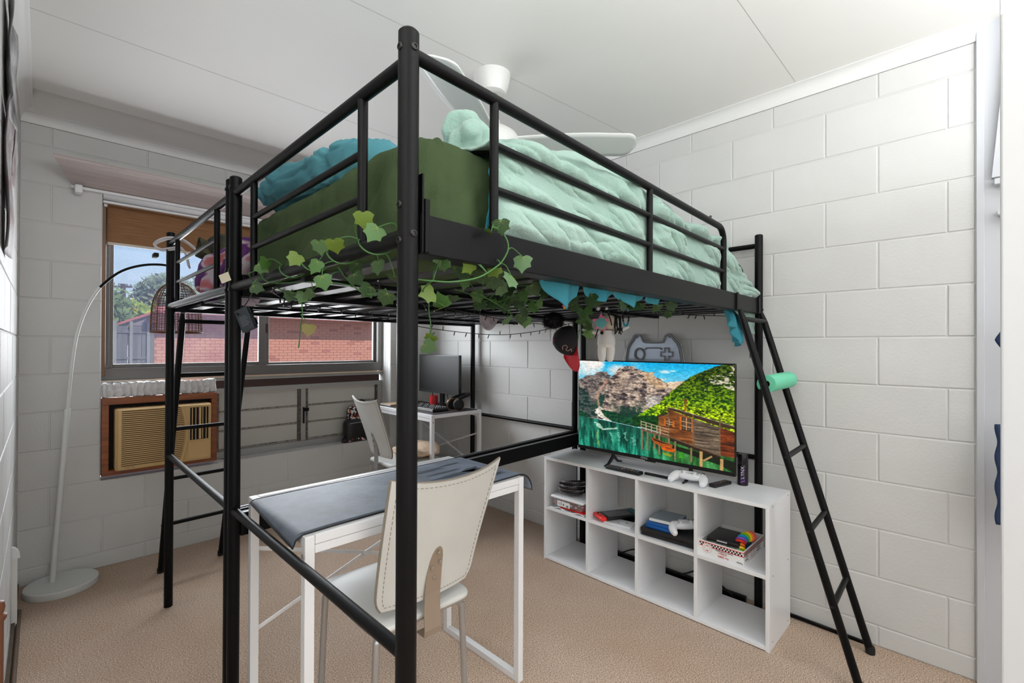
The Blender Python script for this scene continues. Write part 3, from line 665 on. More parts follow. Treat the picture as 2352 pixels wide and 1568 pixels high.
# blue blanket under it
m_blue = mat('turquoise fleece', (78,158,174), 0.95, rgb2=(58,140,162), vs=6, bump=0.4, bs=150, spec=0.1)
bb = Thing('blue_blanket', 'turquoise blanket poking out under the mint blanket and below the bed beam', 'blanket', (1.4,0.80,1.45))
def blu(u, v):
    x = 0.668+u*1.66; zt_ = 1.62-0.155*min(1,max(0,(x-0.70)/0.08)); z = zt_-v*(zt_-1.432)
    return Vector((x, 0.746+0.006*min(1,u*9)+0.010*math.sin(x*37+3*fbm((x*4,v,2)))+0.008*fbm((x*18,v*5,5),1,3)-0.004, z))
bb.part('side_drape', M().grid(blu, 260, 24), m_blue, smooth='all', thick=0.004)
def tongue(x0, x1, z1, skew, y=0.775, seed=0):
    def fn(u, v):
        t = u; env = math.sin(PI*t)**0.8; zz = 1.41-v*(1.41-z1)*(env if abs(skew)<1e-6 else (max(0.0, 1-abs((t-0.5-skew))/(0.5+abs(skew))))**0.9)
        return Vector((x0+(x1-x0)*t, y+0.012*math.sin(t*9+seed)+0.01*v, zz))
    bb.part('hanging_fold', M().grid(fn, 30, 10), m_blue, smooth='all', thick=0.003)
tongue(0.885,1.045,1.340,0.12); tongue(1.07,1.23,1.372,0.0); tongue(1.22,1.40,1.365,0.05); tongue(1.42,1.52,1.385,0)
def corner(u, v):
    x = 2.10+u*0.26; z = 1.49-v*(0.235 if u > 0.55 else 0.13+0.19*u)
    return Vector((x+0.02*v, 0.775+0.05*u+0.016*math.sin(u*26)+0.01*math.sin(v*5), z-0.01*math.sin(u*19)))
bb.part('corner_drape', M().grid(corner, 60, 24), m_blue, smooth='all', thick=0.004)
def corner2(u, v): return Vector((2.18+u*0.17, 0.80+0.02*math.sin(u*12), 1.60-0.30*abs(u-0.25)*1.0-v*(1.60-0.30*abs(u-0.25)-1.42)))
bb.part('upper_corner', M().grid(corner2, 30, 12), m_blue, smooth='all', thick=0.004)
# purple throw on the far bed
def swirl():
    m = bpy.data.materials.new('printed fleece'); m.use_nodes = True; nt = m.node_tree; p = nt.nodes['Principled BSDF']; p.inputs['Roughness'].default_value = 0.95
    t = nt.nodes.new('ShaderNodeTexCoord'); n = nt.nodes.new('ShaderNodeTexNoise'); n.inputs['Scale'].default_value = 2.6; n.inputs['Detail'].default_value = 0.6; n.inputs['Distortion'].default_value = 2.6
    r = nt.nodes.new('ShaderNodeValToRGB'); mp = nt.nodes.new('ShaderNodeMapping'); mp.inputs['Rotation'].default_value = (math.radians(28),0,0); mp.inputs['Scale'].default_value = (1,0.55,2.4); nt.links.new(t.outputs['Object'], mp.inputs[0]); nt.links.new(mp.outputs[0], n.inputs['Vector']); nt.links.new(n.outputs['Fac'], r.inputs[0]); nt.links.new(r.outputs[0], p.inputs['Base Color'])
    els = [(0.0,(74,48,104)),(0.36,(120,62,132)),(0.44,(92,50,116)),(0.48,(168,110,158)),(0.51,(222,206,214)),(0.57,(214,202,210)),(0.60,(216,142,168)),(0.66,(206,118,116)),(1.0,(110,60,124))]
    cr_ = r.color_ramp
    cr_.elements[0].position = els[0][0]; cr_.elements[0].color = (*lin(els[0][1]),1); cr_.elements[1].position = 1.0; cr_.elements[1].color = (*lin(els[-1][1]),1)
    for po, c in els[1:-1]: e = cr_.elements.new(po); e.color = (*lin(c),1)
    return m
m_swirl = swirl()
th = Thing('purple_throw', 'purple, pink and white printed fleece throw heaped on the far loft bed', 'blanket', (0.85,2.2,1.43))
def wt(p, u, v):
    g_ = p.y*0.6+p.z*1.1; q = noise.noise(Vector((p.x*4, g_*8.5, p.y*1.6))); q2 = noise.noise(Vector((p.x*8, g_*17+q, p.y*4)))
    return 0.055*abs(q)**0.6+0.020*abs(q2)**0.6+0.02*fbm((p.x*3,p.y*3,p.z*3),1,2)-0.040
th.part('fleece', ellip((0.875,2.19,1.548),(0.400,0.455,0.118),0.5,0.32,320,110,wt,None,1.428), m_swirl, smooth='all')
th.part('trailing_fold', ellip((0.50,1.765,1.398),(0.034,0.02,0.03),0.8,0.8,60,40,lambda p,u,v: wt(p,u,v)*0.4), mat('pale lilac fleece', (190,176,190), 0.95), smooth='all')
m_grey = mat('grey sheet', (118,114,120), 0.9, bump=0.3)
single('grey_sheet', ellip((1.45,2.27,1.452),(0.92,0.43,0.032),0.5,0.2,160,40,wg,None,1.427), m_grey, 'thin grey bedding sheet lying under the purple throw', 'sheet', (1.45,2.27,1.428), smooth='all')
# camouflage cap on the far bed
m_camo = mat('camouflage cloth', (92,92,66), 0.9, rgb2=(44,48,40), vs=22, detail=1)
cp = Thing('camouflage_cap', 'dark camouflage cap sitting on the purple throw by the blind', 'cap', (0.56,2.42,1.66))
cp.part('crown', ellip((0.60,2.46,1.695),(0.075,0.085,0.055),0.8,1.0,48,24,lambda p,u,v: 0.004*fbm((p.x*20,p.y*20,p.z*20),1,2)), m_camo, smooth='all')
cp.part('brim', M().grid(lambda u,v: Vector((0.50+0.05*v, 2.44+0.14*u, 1.655+0.075*math.sin(PI*u)-0.02*v)), 18, 6), m_camo, smooth='all', thick=0.004)
# white cable on post
wc = Thing('white_cord', 'white cord looped over the far left bed post with a black plug', 'cord', (0.43,2.733,1.72))
loop = [(0.50,2.60,1.70),(0.46,2.63,1.735),(0.42,2.69,1.748),(0.39,2.75,1.742),(0.375,2.79,1.722),(0.40,2.77,1.702),(0.425,2.70,1.70),(0.45,2.62,1.695),(0.462,2.575,1.66),(0.468,2.54,1.60)]
def smoothp(pts, n=6):
    pts = [Vector(p) for p in pts]; out = []
    for i in range(len(pts)-1):
        p0 = pts[max(i-1,0)]; p1 = pts[i]; p2 = pts[i+1]; p3 = pts[min(i+2,len(pts)-1)]
        for k in range(n):
            t = k/n; out.append(0.5*((2*p1)+(p2-p0)*t+(2*p0-5*p1+4*p2-p3)*t*t+(3*p1-p0-3*p2+p3)*t**3))
    return out+[pts[-1]]
wc.part('cable', M().tube(smoothp(loop),0.0042,8), mat('white cable', (214,208,210), 0.5), smooth=True)
wc.part('cable', M().tube(smoothp([(p[0]+0.004,p[1],p[2]-0.008) for p in loop]),0.0042,8), mat('white cable', (200,196,198), 0.5), smooth=True)
wc.part('plug', M().rbox((0.375,2.79,1.665),(0.395,2.85,1.685),0.004), m_rub, smooth=True)
single('paper_label', M().rbox((-0.016,-0.0006,-0.014),(0.016,0.0006,0.014),0.0005,1,Euler((0,math.radians(-22),math.radians(-45))).to_matrix().to_4x4()), mat('cream paper', (222,214,190), 0.8), 'small cream paper label hanging on the middle bed posts', 'label', (0.4025,1.668,1.452), local=True)
# ------------------------------------------------------------------ ceiling fan
m_fan = mat('white fan plastic', (222,222,219), 0.35)
fx, fy = 1.405, 1.53
fan = Thing('ceiling_fan', 'white three-blade ceiling fan hanging from the ceiling behind the loft bed', 'ceiling fan', (fx,fy,TOP))
fan.part('canopy', M().lathe([(0.083,TOP-2.3),(0.083,TOP-2.305),(0.078,TOP-2.36),(0.062,TOP-2.395),(0.045,TOP-2.402),(0.012,TOP-2.402)][::1], (fx,fy,2.3), 40), m_fan, smooth=True) if False else None
fan.part('canopy', M().lathe([(0.012,-0.088),(0.048,-0.088),(0.060,-0.082),(0.074,-0.05),(0.083,0.0)], (fx,fy,TOP), 40), m_fan, smooth=True)
fan.part('ball_joint', M().lathe([(0.010,-0.102),(0.018,-0.094),(0.024,-0.0885)], (fx,fy,TOP), 24), mat('joint shade', (150,150,148), 0.4, metal=0.5), smooth=True)
fan.part('downrod', M().tube([(fx,fy,TOP-0.10),(fx,fy,2.225)],0.0105,16), m_fan, smooth=True)
fan.part('motor_housing', M().lathe([(0.03,2.062),(0.078,2.068),(0.108,2.09),(0.124,2.125),(0.126,2.150),(0.110,2.178),(0.078,2.200),(0.040,2.214),(0.034,2.245),(0.012,2.25)], (fx,fy,0), 48), m_fan, smooth=True)
for k in range(9):
    a = math.radians(-35+k*7.5)
    fan.part('vent_slot', M().box((-0.0025,-0.0035,-0.006),(0.0025,0.0035,0.006), Matrix.Translation((fx+0.1135*math.cos(a),fy+0.1135*math.sin(a),2.170)) @ Matrix.Rotation(a,4,'Z')), m_rub)
for j, a in enumerate((-43.5, 210.0, 84.0)):
    a = math.radians(a); ca, sa = math.cos(a), math.sin(a)
    def bld(u, v):
        rr = 0.10+0.545*u; w_ = 0.052+0.026*math.sin(min(1,u*1.25)*PI*0.62)
        if u > 0.9: w_ *= math.sqrt(max(0.02, 1-((u-0.9)/0.1)**2))
        t = (v-0.5)*2*w_
        z = 2.142-0.22*t+0.006*u+0.0*v
        return Vector((fx+rr*ca-t*sa, fy+rr*sa+t*ca, z))
    fan.part('blade', M().grid(bld, 36, 7), m_fan, smooth='all', thick=0.006)
sy = M(); dirc = Vector((-0.70,-0.71,0)).normalized(); sd_ = Vector((0.71,-0.70,0)).normalized()
text(sy, 'I', 0.02, Vector((fx,fy,2.232))+dirc*0.0375+sd_*0.014, sd_, (0,0,1)); fan.part('symbol', sy, m_rub)
# ------------------------------------------------------------------ arc floor lamp
lamp = Thing('arc_floor_lamp', 'tall white arc floor lamp with brown woven wicker shade in the left corner', 'floor lamp', (0.076,3.325,0))
m_lampw = mat('white lamp enamel', (214,216,214), 0.35)
lamp.part('base', M().lathe([(0.140,0.0),(0.142,0.004),(0.142,0.030),(0.138,0.034),(0.002,0.034)], (0.080,3.322,0), 56), m_lampw, smooth=True)
lamp.part('lower_tube', M().tube([(0.045,3.343,0.03),(0.055,3.342,0.22),(0.069,3.336,0.44),(0.084,3.329,0.69),(0.095,3.323,0.913)],0.0125,16), m_lampw, smooth=True)
arcp = smoothp([(0.095,3.323,0.90),(0.110,3.316,1.133),(0.127,3.308,1.29),(0.157,3.294,1.415),(0.194,3.276,1.508),(0.231,3.258,1.567),(0.298,3.226,1.635),(0.384,3.185,1.672),(0.470,3.144,1.678),(0.515,3.121,1.655),(0.523,3.119,1.61)],5)
lamp.part('arc_tube', M().tube(arcp[:24],0.0075,10), m_lampw, smooth=True)
lamp.part('arc_tube', M().tube(arcp[23:],0.0065,10), m_black, smooth=True, label='dark upper arc of the lamp')
m_wick = mat('brown wicker', (104,58,26), 0.7, var=0.3, vs=40)
def shade_r(t):  # t 0 bottom .. 1 top
    return 0.117*(1-0.06*t) if t < 0.35 else 0.1135*math.sqrt(max(0.004, 1-((t-0.33)/0.68)**2.3))
sc = Vector((0.522,3.119,1.312)); SH = 0.275
wk = lamp.part('wicker_shade', M().tube([sc+Vector((0.117*math.cos(2*PI*k/40),0.117*math.sin(2*PI*k/40),0)) for k in range(40)],0.0045,6,closed=True), m_wick, smooth=True)
rw = random.Random(3)
for k in range(34):
    a = 2*PI*k/34+rw.uniform(-0.04,0.04); rr = 0.0012 if k % 5 else 0.0021
    pts = [sc+Vector((shade_r(t/14)*math.cos(a),shade_r(t/14)*math.sin(a),SH*t/14)) for t in range(15)]
    o = lamp.part('wicker_strand', M().tube(pts, rr, 5), m_wick, parent=wk)
for k in range(19):
    t = (k+0.8)/20+rw.uniform(-0.008,0.008)
    B = M().tube([sc+Vector((shade_r(t)*math.cos(2*PI*j/36),shade_r(t)*math.sin(2*PI*j/36),SH*t+0.0015*math.sin(j*2.1+k))) for j in range(36)],0.0012,5,closed=True)
    lamp.part('wicker_ring', B, m_wick, parent=wk)
# ------------------------------------------------------------------ desks
m_dprint = None
def desk(label, loc, rz, h=0.757, hx=0.400, hy_=0.228):
    T = Thing('desk', label, 'desk', loc, rz, group=None, local=True)
    s = 0.0125; L_ = 0.026
    T.part('desktop', M().box((-hx+0.024,-hy_+0.024,h-0.017),(hx-0.024,hy_-0.024,h-0.002)), m_white, bevel=0.001)
    for y in (-hy_+s, hy_-s):
        T.part('frame_rail', M().box((-hx+L_,y-s,h-0.024),(hx-L_,y+s,h)), m_wmetal, bevel=0.0015)
        T.part('apron_rail', M().box((-hx+L_,y-s*0.8,h-0.048),(hx-L_,y+s*0.8,h-0.0255)), m_wmetal, bevel=0.0015)
    for x in (-hx+s, hx-s):
        T.part('side_rail', M().box((x-s,-hy_+L_,h-0.024),(x+s,hy_-L_,h)), m_wmetal, bevel=0.0015)
        T.part('floor_rail', M().box((x-s,-hy_+L_,0.0),(x+s,hy_-L_,0.024)), m_wmetal, bevel=0.0015)
        for y in (-hy_+s, hy_-s):
            T.part('leg', M().box((x-s,y-s,0.0),(x+s,y+s,h)), m_wmetal, bevel=0.0015)
    for x, dr in ((-hx-0.0005,-1),(hx+0.0005,1)):
        for z in (h-0.05,): T.part('bolt', M().lathe([(0.006,0),(0.006,0.002),(0.003,0.003)],(x,-hy_+s,z),12,Vector((dr,0,0)).to_track_quat('Z','Y').to_matrix()), m_alul, smooth=True)
    yb = hy_-0.012
    for p, q in (((-hx+0.02,yb,0.59),(hx-0.02,yb-0.002,0.33)),((-hx+0.02,yb,0.33),(hx-0.02,yb+0.002,0.59))):
        T.part('cross_brace', M().bar(p,q,0.004,0.011,(0,0,1)), m_wmetal)
    T.part('brace_joint', M().lathe([(0.012,0),(0.012,0.006),(0.004,0.008)],(0,yb-0.003,0.46),14,Vector((0,-1,0)).to_track_quat('Z','Y').to_matrix()), m_wmetal, smooth=True)
    return T
desk('white metal desk in the foreground under a draped blue-black desk mat', (0.870,1.428,0), 0)
desk('white metal desk in the far corner carrying the black monitor', (2.122,3.062,0), math.radians(-90), 0.765)
def matmat():
    m = bpy.data.materials.new('desk mat print with sheen'); m.use_nodes = True; nt = m.node_tree; p = nt.nodes['Principled BSDF']; p.inputs['Roughness'].default_value = 0.55
    t = nt.nodes.new('ShaderNodeTexCoord'); n = nt.nodes.new('ShaderNodeTexNoise'); n.inputs['Scale'].default_value = 5; n.inputs['Detail'].default_value = 8; n.inputs['Roughness'].default_value = 0.7
    sx = nt.nodes.new('ShaderNodeSeparateXYZ'); nt.links.new(t.outputs['Object'], sx.inputs[0]); nt.links.new(t.outputs['Object'], n.inputs['Vector'])
    a = nt.nodes.new('ShaderNodeMath'); a.operation = 'MULTIPLY_ADD'; a.inputs[1].default_value = 0.32; a.inputs[2].default_value = 0.36; nt.links.new(sx.outputs['X'], a.inputs[0])
    b = nt.nodes.new('ShaderNodeMath'); b.operation = 'MULTIPLY'; nt.links.new(a.outputs[0], b.inputs[0]); nt.links.new(n.outputs['Fac'], b.inputs[1])
    r = nt.nodes.new('ShaderNodeValToRGB'); r.color_ramp.elements[0].position = 0.05; r.color_ramp.elements[1].position = 0.36
    r.color_ramp.elements[0].color = (*lin((44,48,56)),1); r.color_ramp.elements[1].color = (*lin((150,164,184)),1)  # print tones, lightened so the colour also carries the mat's glossy sheen
    nt.links.new(b.outputs[0], r.inputs[0]); nt.links.new(r.outputs[0], p.inputs['Base Color'])
    return m
m_mat = matmat(); m_matb = mat('black rubber mat', (22,22,24), 0.7)
dm = Thing('desk_mat', 'large blue-black printed desk mat drooping over both ends of the foreground desk', 'desk mat', (0.87,1.42,0.76))
def matz(u, v):
    L_ = 1.0; s_ = u*L_; x0, x1 = 0.450, 1.280
    sag = 0.003*math.sin(v*PI)
    a0 = 0.032+0.004*(1-v); 
    if s_ < a0:
        t = (a0-s_)/a0; th_ = t*(1.5-0.8*v); R_ = a0/1.2
        x = x0+0.026-R_*math.sin(th_); z = 0.7602-R_*(1-math.cos(th_))
    elif s_ > L_-0.115:
        t = (s_-(L_-0.115)); th_ = t/0.075; th_ = min(th_, 1.45); ex_ = max(0, t-0.075*1.45)
        x = x1-0.0+0.075*math.sin(th_)+ex_*0.12-0.012; z = 0.7602-0.075*(1-math.cos(th_))-ex_
    else: x = x0+0.026+(s_-a0)/(L_-0.115-a0)*(x1-0.012-x0-0.026); z = 0.7602
    y = 1.222+v*0.372+0.006*math.sin(u*7)+0.010*max(0, 1-u*4)*(v-0.5)
    return Vector((x, y, z+0.0007))
dm.part('mat_sheet', M().grid(matz, 120, 24), [m_mat], smooth='all', thick=0.003)
eb = []
for i in range(61): eb.append(matz(i/60,0))
for i in range(1,12): eb.append(matz(1,i/12))
for i in range(61): eb.append(matz(1-i/60,1))
for i in range(1,12): eb.append(matz(0,1-i/12))
dm.part('stitched_edge', M().tube([p+Vector((0,0,-0.0012)) for p in eb],0.0026,6,closed=True), m_matb, smooth=True)
m_spk = mat('dark print', (58,70,84), 0.55)
for i, (x, y, ln, wd) in enumerate(((0.93,1.50,0.20,0.030),(1.00,1.44,0.16,0.018),(0.98,1.385,0.24,0.034),(1.04,1.335,0.15,0.02),(1.01,1.285,0.25,0.03),(1.12,1.52,0.1,0.02),(1.13,1.40,0.10,0.05),(1.14,1.31,0.09,0.05))):
    dm.part('printed_spike', M().prism([(0,0),(ln*0.35,-wd*0.5),(ln,-wd*0.25),(ln*0.86,wd*0.1),(ln,wd*0.5),(ln*0.4,wd*0.4)],(x,y,0.7613),(1,0.0,0),(0,1,0),(0,0,1),0.0003), m_spk)
m_scr = mat('white scuff', (190,198,208), 0.6)
for (x, y, l_, a_) in ((0.83,1.43,0.012,0.3),(0.93,1.40,0.05,0.5),(0.78,1.36,0.01,0.2)):
    dm.part('scuff', M().tube([(x+l_*t*math.cos(a_+t*0.5), y+l_*t*math.sin(a_+t*0.5), 0.7612) for t in (0,0.33,0.66,1)],0.0007,4), m_scr)
# ------------------------------------------------------------------ chairs
m_vin = mat('cream vinyl', (206,206,202), 0.42, var=0.05, vs=6, bump=0.06, bs=200)
m_pipe = mat('worn brown seam', (138,128,116), 0.7)
m_chr = mat('satin steel', (178,178,178), 0.3, metal=0.7)
m_brk = mat('taupe metal', (158,142,126), 0.4, metal=0.3)
def chair(label, loc, rz, brk):
    T = Thing('dining_chair', label, 'chair', loc, rz, local=True)
    sx, y0, y1, zt = 0.172, -0.215, 0.205, 0.462
    def seat(u, v):
        a = 2*PI*u; b = PI*(v-0.5); x = sx*spow(math.cos(b),0.25)*spow(math.cos(a),0.22); y = 0.21*spow(math.cos(b),0.25)*spow(math.sin(a),0.22)-0.005
        z = 0.017*spow(math.sin(b),0.5); x *= 1+0.06*(y+0.2)
        return Vector((x, y, zt-0.017+z-0.012*(abs(x)/sx)**2*0-0.02*max(0,(y-0.12)/0.1)**2))
    T.part('seat', M().grid(seat, 72, 20, closeu=True), m_vin, smooth='all')
    T.part('seat_piping', M().tube([seat(k/72,0.5)*1.0+Vector((0,0,-0.004)) for k in range(72)],0.0032,6,closed=True), m_pipe, smooth=True)
    def back(u, v, off=0.0):
        w_ = 0.162+0.022*v; xx = (u-0.5)*2
        z = 0.50+0.372*v+0.026*abs(xx)**2.2*v**3
        y = -0.212-0.125*v**1.25+0.022*xx*xx-off
        # round the lower corners
        cx = 1-0.10*max(0,(0.12-v)/0.12)**2
        return Vector((w_*xx*cx, y, z))
    B = M().grid(lambda u,v: back(u,v), 28, 26); B.grid(lambda u,v: back(1-u,v,0.013), 28, 26)
    nu, nv = 28, 26; N = nu*nv
    fs = []
    for i in range(nu-1): fs += [(i, N+nu-1-i, N+nu-2-i, i+1), ((nv-1)*nu+i+1, N+(nv-1)*nu+nu-2-i, N+(nv-1)*nu+nu-1-i, (nv-1)*nu+i)]
    for j in range(nv-1): fs += [((j+1)*nu, N+(j+1)*nu+nu-1, N+j*nu+nu-1, j*nu), (j*nu+nu-1, N+j*nu, N+(j+1)*nu, (j+1)*nu+nu-1)]
    B.add([], []); B.f += fs; B.mi += [0]*len(fs)
    T.part('backrest', B, m_vin, smooth=True)
    per = [back(i/24,0,0.0065) for i in range(24)]+[back(1,j/20,0.0065) for j in range(20)]+[back(1-i/24,1,0.0065) for i in range(24)]+[back(0,1-j/20,0.0065) for j in range(20)]
    T.part('edge_piping', M().tube(per,0.0044,6,closed=True), m_pipe, smooth=True)
    ins = [(0.045+0.91*i/24,0.035) for i in range(24)]+[(0.955,0.035+0.93*j/24) for j in range(24)]+[(0.955-0.91*i/24,0.965) for i in range(24)]+[(0.045,0.965-0.93*j/24) for j in range(24)]
    B = M()
    for k, (u, v) in enumerate(ins): 
        p = back(u, v, 0.0135); q = back(*ins[(k+1)%len(ins)],0.0135); B.bar(p, p+(q-p)*0.6, 0.0014, 0.0014)
    T.part('stitching', B, m_pipe)
    # steel support strap
    path = [(-0.190,0.395),(-0.232,0.395),(-0.236,0.415),(-0.232,0.47),(-0.233,0.52),(-0.243,0.585),(-0.2525,0.625),(-0.260,0.646),(-0.264,0.658),(-0.2665,0.664)]
    wds = [0.028,0.028,0.028,0.0275,0.0265,0.0245,0.0215,0.017,0.011,0.004]
    vs = []; fs = []
    for (y, z), wd in zip(path, wds): vs += [(-wd,y-0.001,z),(wd,y-0.001,z),(wd,y-0.005,z-0.001),(-wd,y-0.005,z-0.001)]
    for i in range(len(path)-1):
        for k in range(4): fs.append((i*4+k, i*4+(k+1)%4, (i+1)*4+(k+1)%4, (i+1)*4+k))
    fs += [(3,2,1,0), tuple(4*(len(path)-1)+k for k in range(4))]
    st = T.part('support_strap', M().add(vs, fs), brk, bevel=0.001)
    for x, z in ((0,0.645),(-0.013,0.600),(0.013,0.612),(0.0,0.565)):
        y = float(np.interp(z,[0.52,0.585,0.655],[-0.238,-0.248,-0.271]))
        T.part('screw', M().lathe([(0.0052,0),(0.0048,0.002),(0.002,0.0024)],(x,y-0.001,z),10,Vector((0,-1,0)).to_track_quat('Z','Y').to_matrix()), m_pipe, smooth=True, parent=st)
    for x_, y_ in ((-0.145,-0.175),(0.145,-0.175),(-0.15,0.165),(0.15,0.165)):
        kx = math.copysign(0.018, x_); ky = math.copysign(0.012, y_)
        T.part('leg', M().tube(smoothp([(x_*0.86,y_,0.424),(x_,y_+ky*0.3,0.410),(x_+kx*0.3,y_+ky*0.5,0.36),(x_+kx,y_+ky,0.006)],5),0.0105,12), m_chr, smooth=True)
        T.part('foot_cap', M().lathe([(0.0115,0),(0.0125,0.006),(0.011,0.016)],(x_+kx,y_+ky,0),12), m_rub, smooth=True)
    T.part('seat_frame', M().tube([(-0.13,-0.175,0.424),(0.13,-0.175,0.424)],0.0105,12).tube([(-0.13,0.165,0.424),(0.13,0.165,0.424)],0.0105,12).tube([(-0.125,-0.17,0.426),(-0.125,0.16,0.426)],0.009,10).tube([(0.125,-0.17,0.426),(0.125,0.16,0.426)],0.009,10), m_chr, smooth=True)
    return T
chair('cream vinyl dining chair pulled up to the foreground desk', (0.822,1.372,0), math.radians(-2), m_brk)
chair('cream vinyl dining chair with a beige throw at the far corner desk', (1.835,2.872,0), math.radians(-93), m_chr)
m_beige = mat('beige fleece', (208,184,160), 0.95, rgb2=(196,170,148), bump=0.4, bs=120)
single('beige_throw', ellip((1.89,2.85,0.500),(0.15,0.185,0.046),0.7,0.7,160,70,wt), m_beige, 'beige fleece throw bunched on the seat of the far chair', 'throw', (1.90,2.86,0.465), smooth='all')
# ------------------------------------------------------------------ cube shelf
SX0, SX1, SY0, SY1, SHT = 2.090, 2.385, 0.600, 1.810, 0.597
sh = Thing('cube_shelf', 'low white eight-cube open shelf unit standing against the block wall', 'shelf', (2.24,1.205,0))
tk = 0.016
sh.part('top_panel', M().box((SX0,SY0,SHT-tk),(SX1,SY1,SHT)), m_white, bevel=0.001)
sh.part('bottom_panel', M().box((SX0,SY0+tk,0.004),(SX1,SY1-tk,0.004+tk)), m_white, bevel=0.001)
for y in (SY0, SY1-tk): sh.part('side_panel', M().box((SX0,y,0),(SX1,y+tk,SHT-tk)), m_white, bevel=0.001)
cw = (SY1-SY0-tk)/4
divy = [SY0+cw*k for k in (1,2,3)]
for y in divy: sh.part('divider', M().box((SX0+0.001,y,0.02),(SX1,y+tk,SHT-tk)), m_white, bevel=0.001)
ys = [SY0]+divy+[SY1-tk]
for k in range(4): sh.part('shelf_board', M().box((SX0+0.001,ys[k]+tk,0.292),(SX1,ys[k+1],0.308)), m_white, bevel=0.001)
for y, z in ((0.5995,0.03),(0.5995,0.30),(0.5995,0.585)):
    for x in (SX0+0.04, SX1-0.04): sh.part('screw_hole', M().lathe([(0.0025,0),(0.0025,0.0008),(0.001,0.001)],(x,y,z),8,Vector((0,-1,0)).to_track_quat('Z','Y').to_matrix()), m_bolt)
# floor bars of the bed and cables behind the shelf
single('floor_bar', M().box((2.408,0.80,0.0),(2.432,1.74,0.03)), m_black, 'black metal floor bar behind the white cube shelf', 'metal bar', (2.42,1.27,0.0), bevel=0.002)
single('power_cable', M().tube(smoothp([(2.40,1.62,0.01),(2.40,1.50,0.03),(2.402,1.38,0.085),(2.40,1.25,0.045),(2.40,1.12,0.04),(2.402,1.0,0.09),(2.40,0.85,0.02)],8),0.004,8), m_rub, 'black power cable sagging behind the lower cubes of the shelf', 'cable', (2.40,1.2,0.0), smooth=True)
single('wall_strip', M().bar((2.440,0.625,0.012),(2.440,0.32,0.006),0.012,0.012), m_black, 'thin dark strip lying on the carpet along the right wall', 'strip', (2.44,0.47,0.0))
# ------------------------------------------------------------------ television
TX, TY0, TY1, TZ0, TZ1 = 2.200, 0.770, 1.646, 0.659, 1.167
tv = Thing('television', 'flat television showing a mountain lake on the white cube shelf', 'television', (2.22,1.208,SHT))
m_tv = mat('gloss black plastic', (16,16,18), 0.28)
tv.part('housing', M().rbox((TX,TY0,TZ0),(TX+0.012,TY1,TZ1),0.004), m_tv, smooth=True)
tv.part('rear_cover', M().rbox((TX+0.010,TY0+0.06,TZ0+0.03),(TX+0.055,TY1-0.06,TZ1-0.12),0.012), m_tv, smooth=True)
tv.part('chin', M().box((TX-0.003,TY0+0.002,TZ0),(TX+0.001,TY1-0.002,TZ0+0.018)), m_tv, bevel=0.001)
tv.part('sensor_bump', M().rbox((TX-0.002,1.16,TZ0-0.006),(TX+0.006,1.22,TZ0+0.003),0.002), m_tv, smooth=True)
tv.part('logo', text(M(), 'CHiQ', 0.0135, (TX-0.0034,1.222,TZ0+0.0095), (0,-1,0), (0,0,1), 0.0003, 1.15), mat('logo silver', (210,210,210), 0.4))
for y in (1.42, 0.985):
    B = M().tube([(TX+0.02,y,TZ0+0.01),(TX+0.018,y,0.642),(TX-0.03,y,0.606),(TX-0.065,y,0.601)],[0.010,0.010,0.008,0.005],10)
    B.tube([(TX+0.02,y,0.645),(TX+0.06,y,0.610),(TX+0.10,y,0.601)],[0.009,0.007,0.005],10)
    tv.part('foot', B, m_tv, smooth=True)
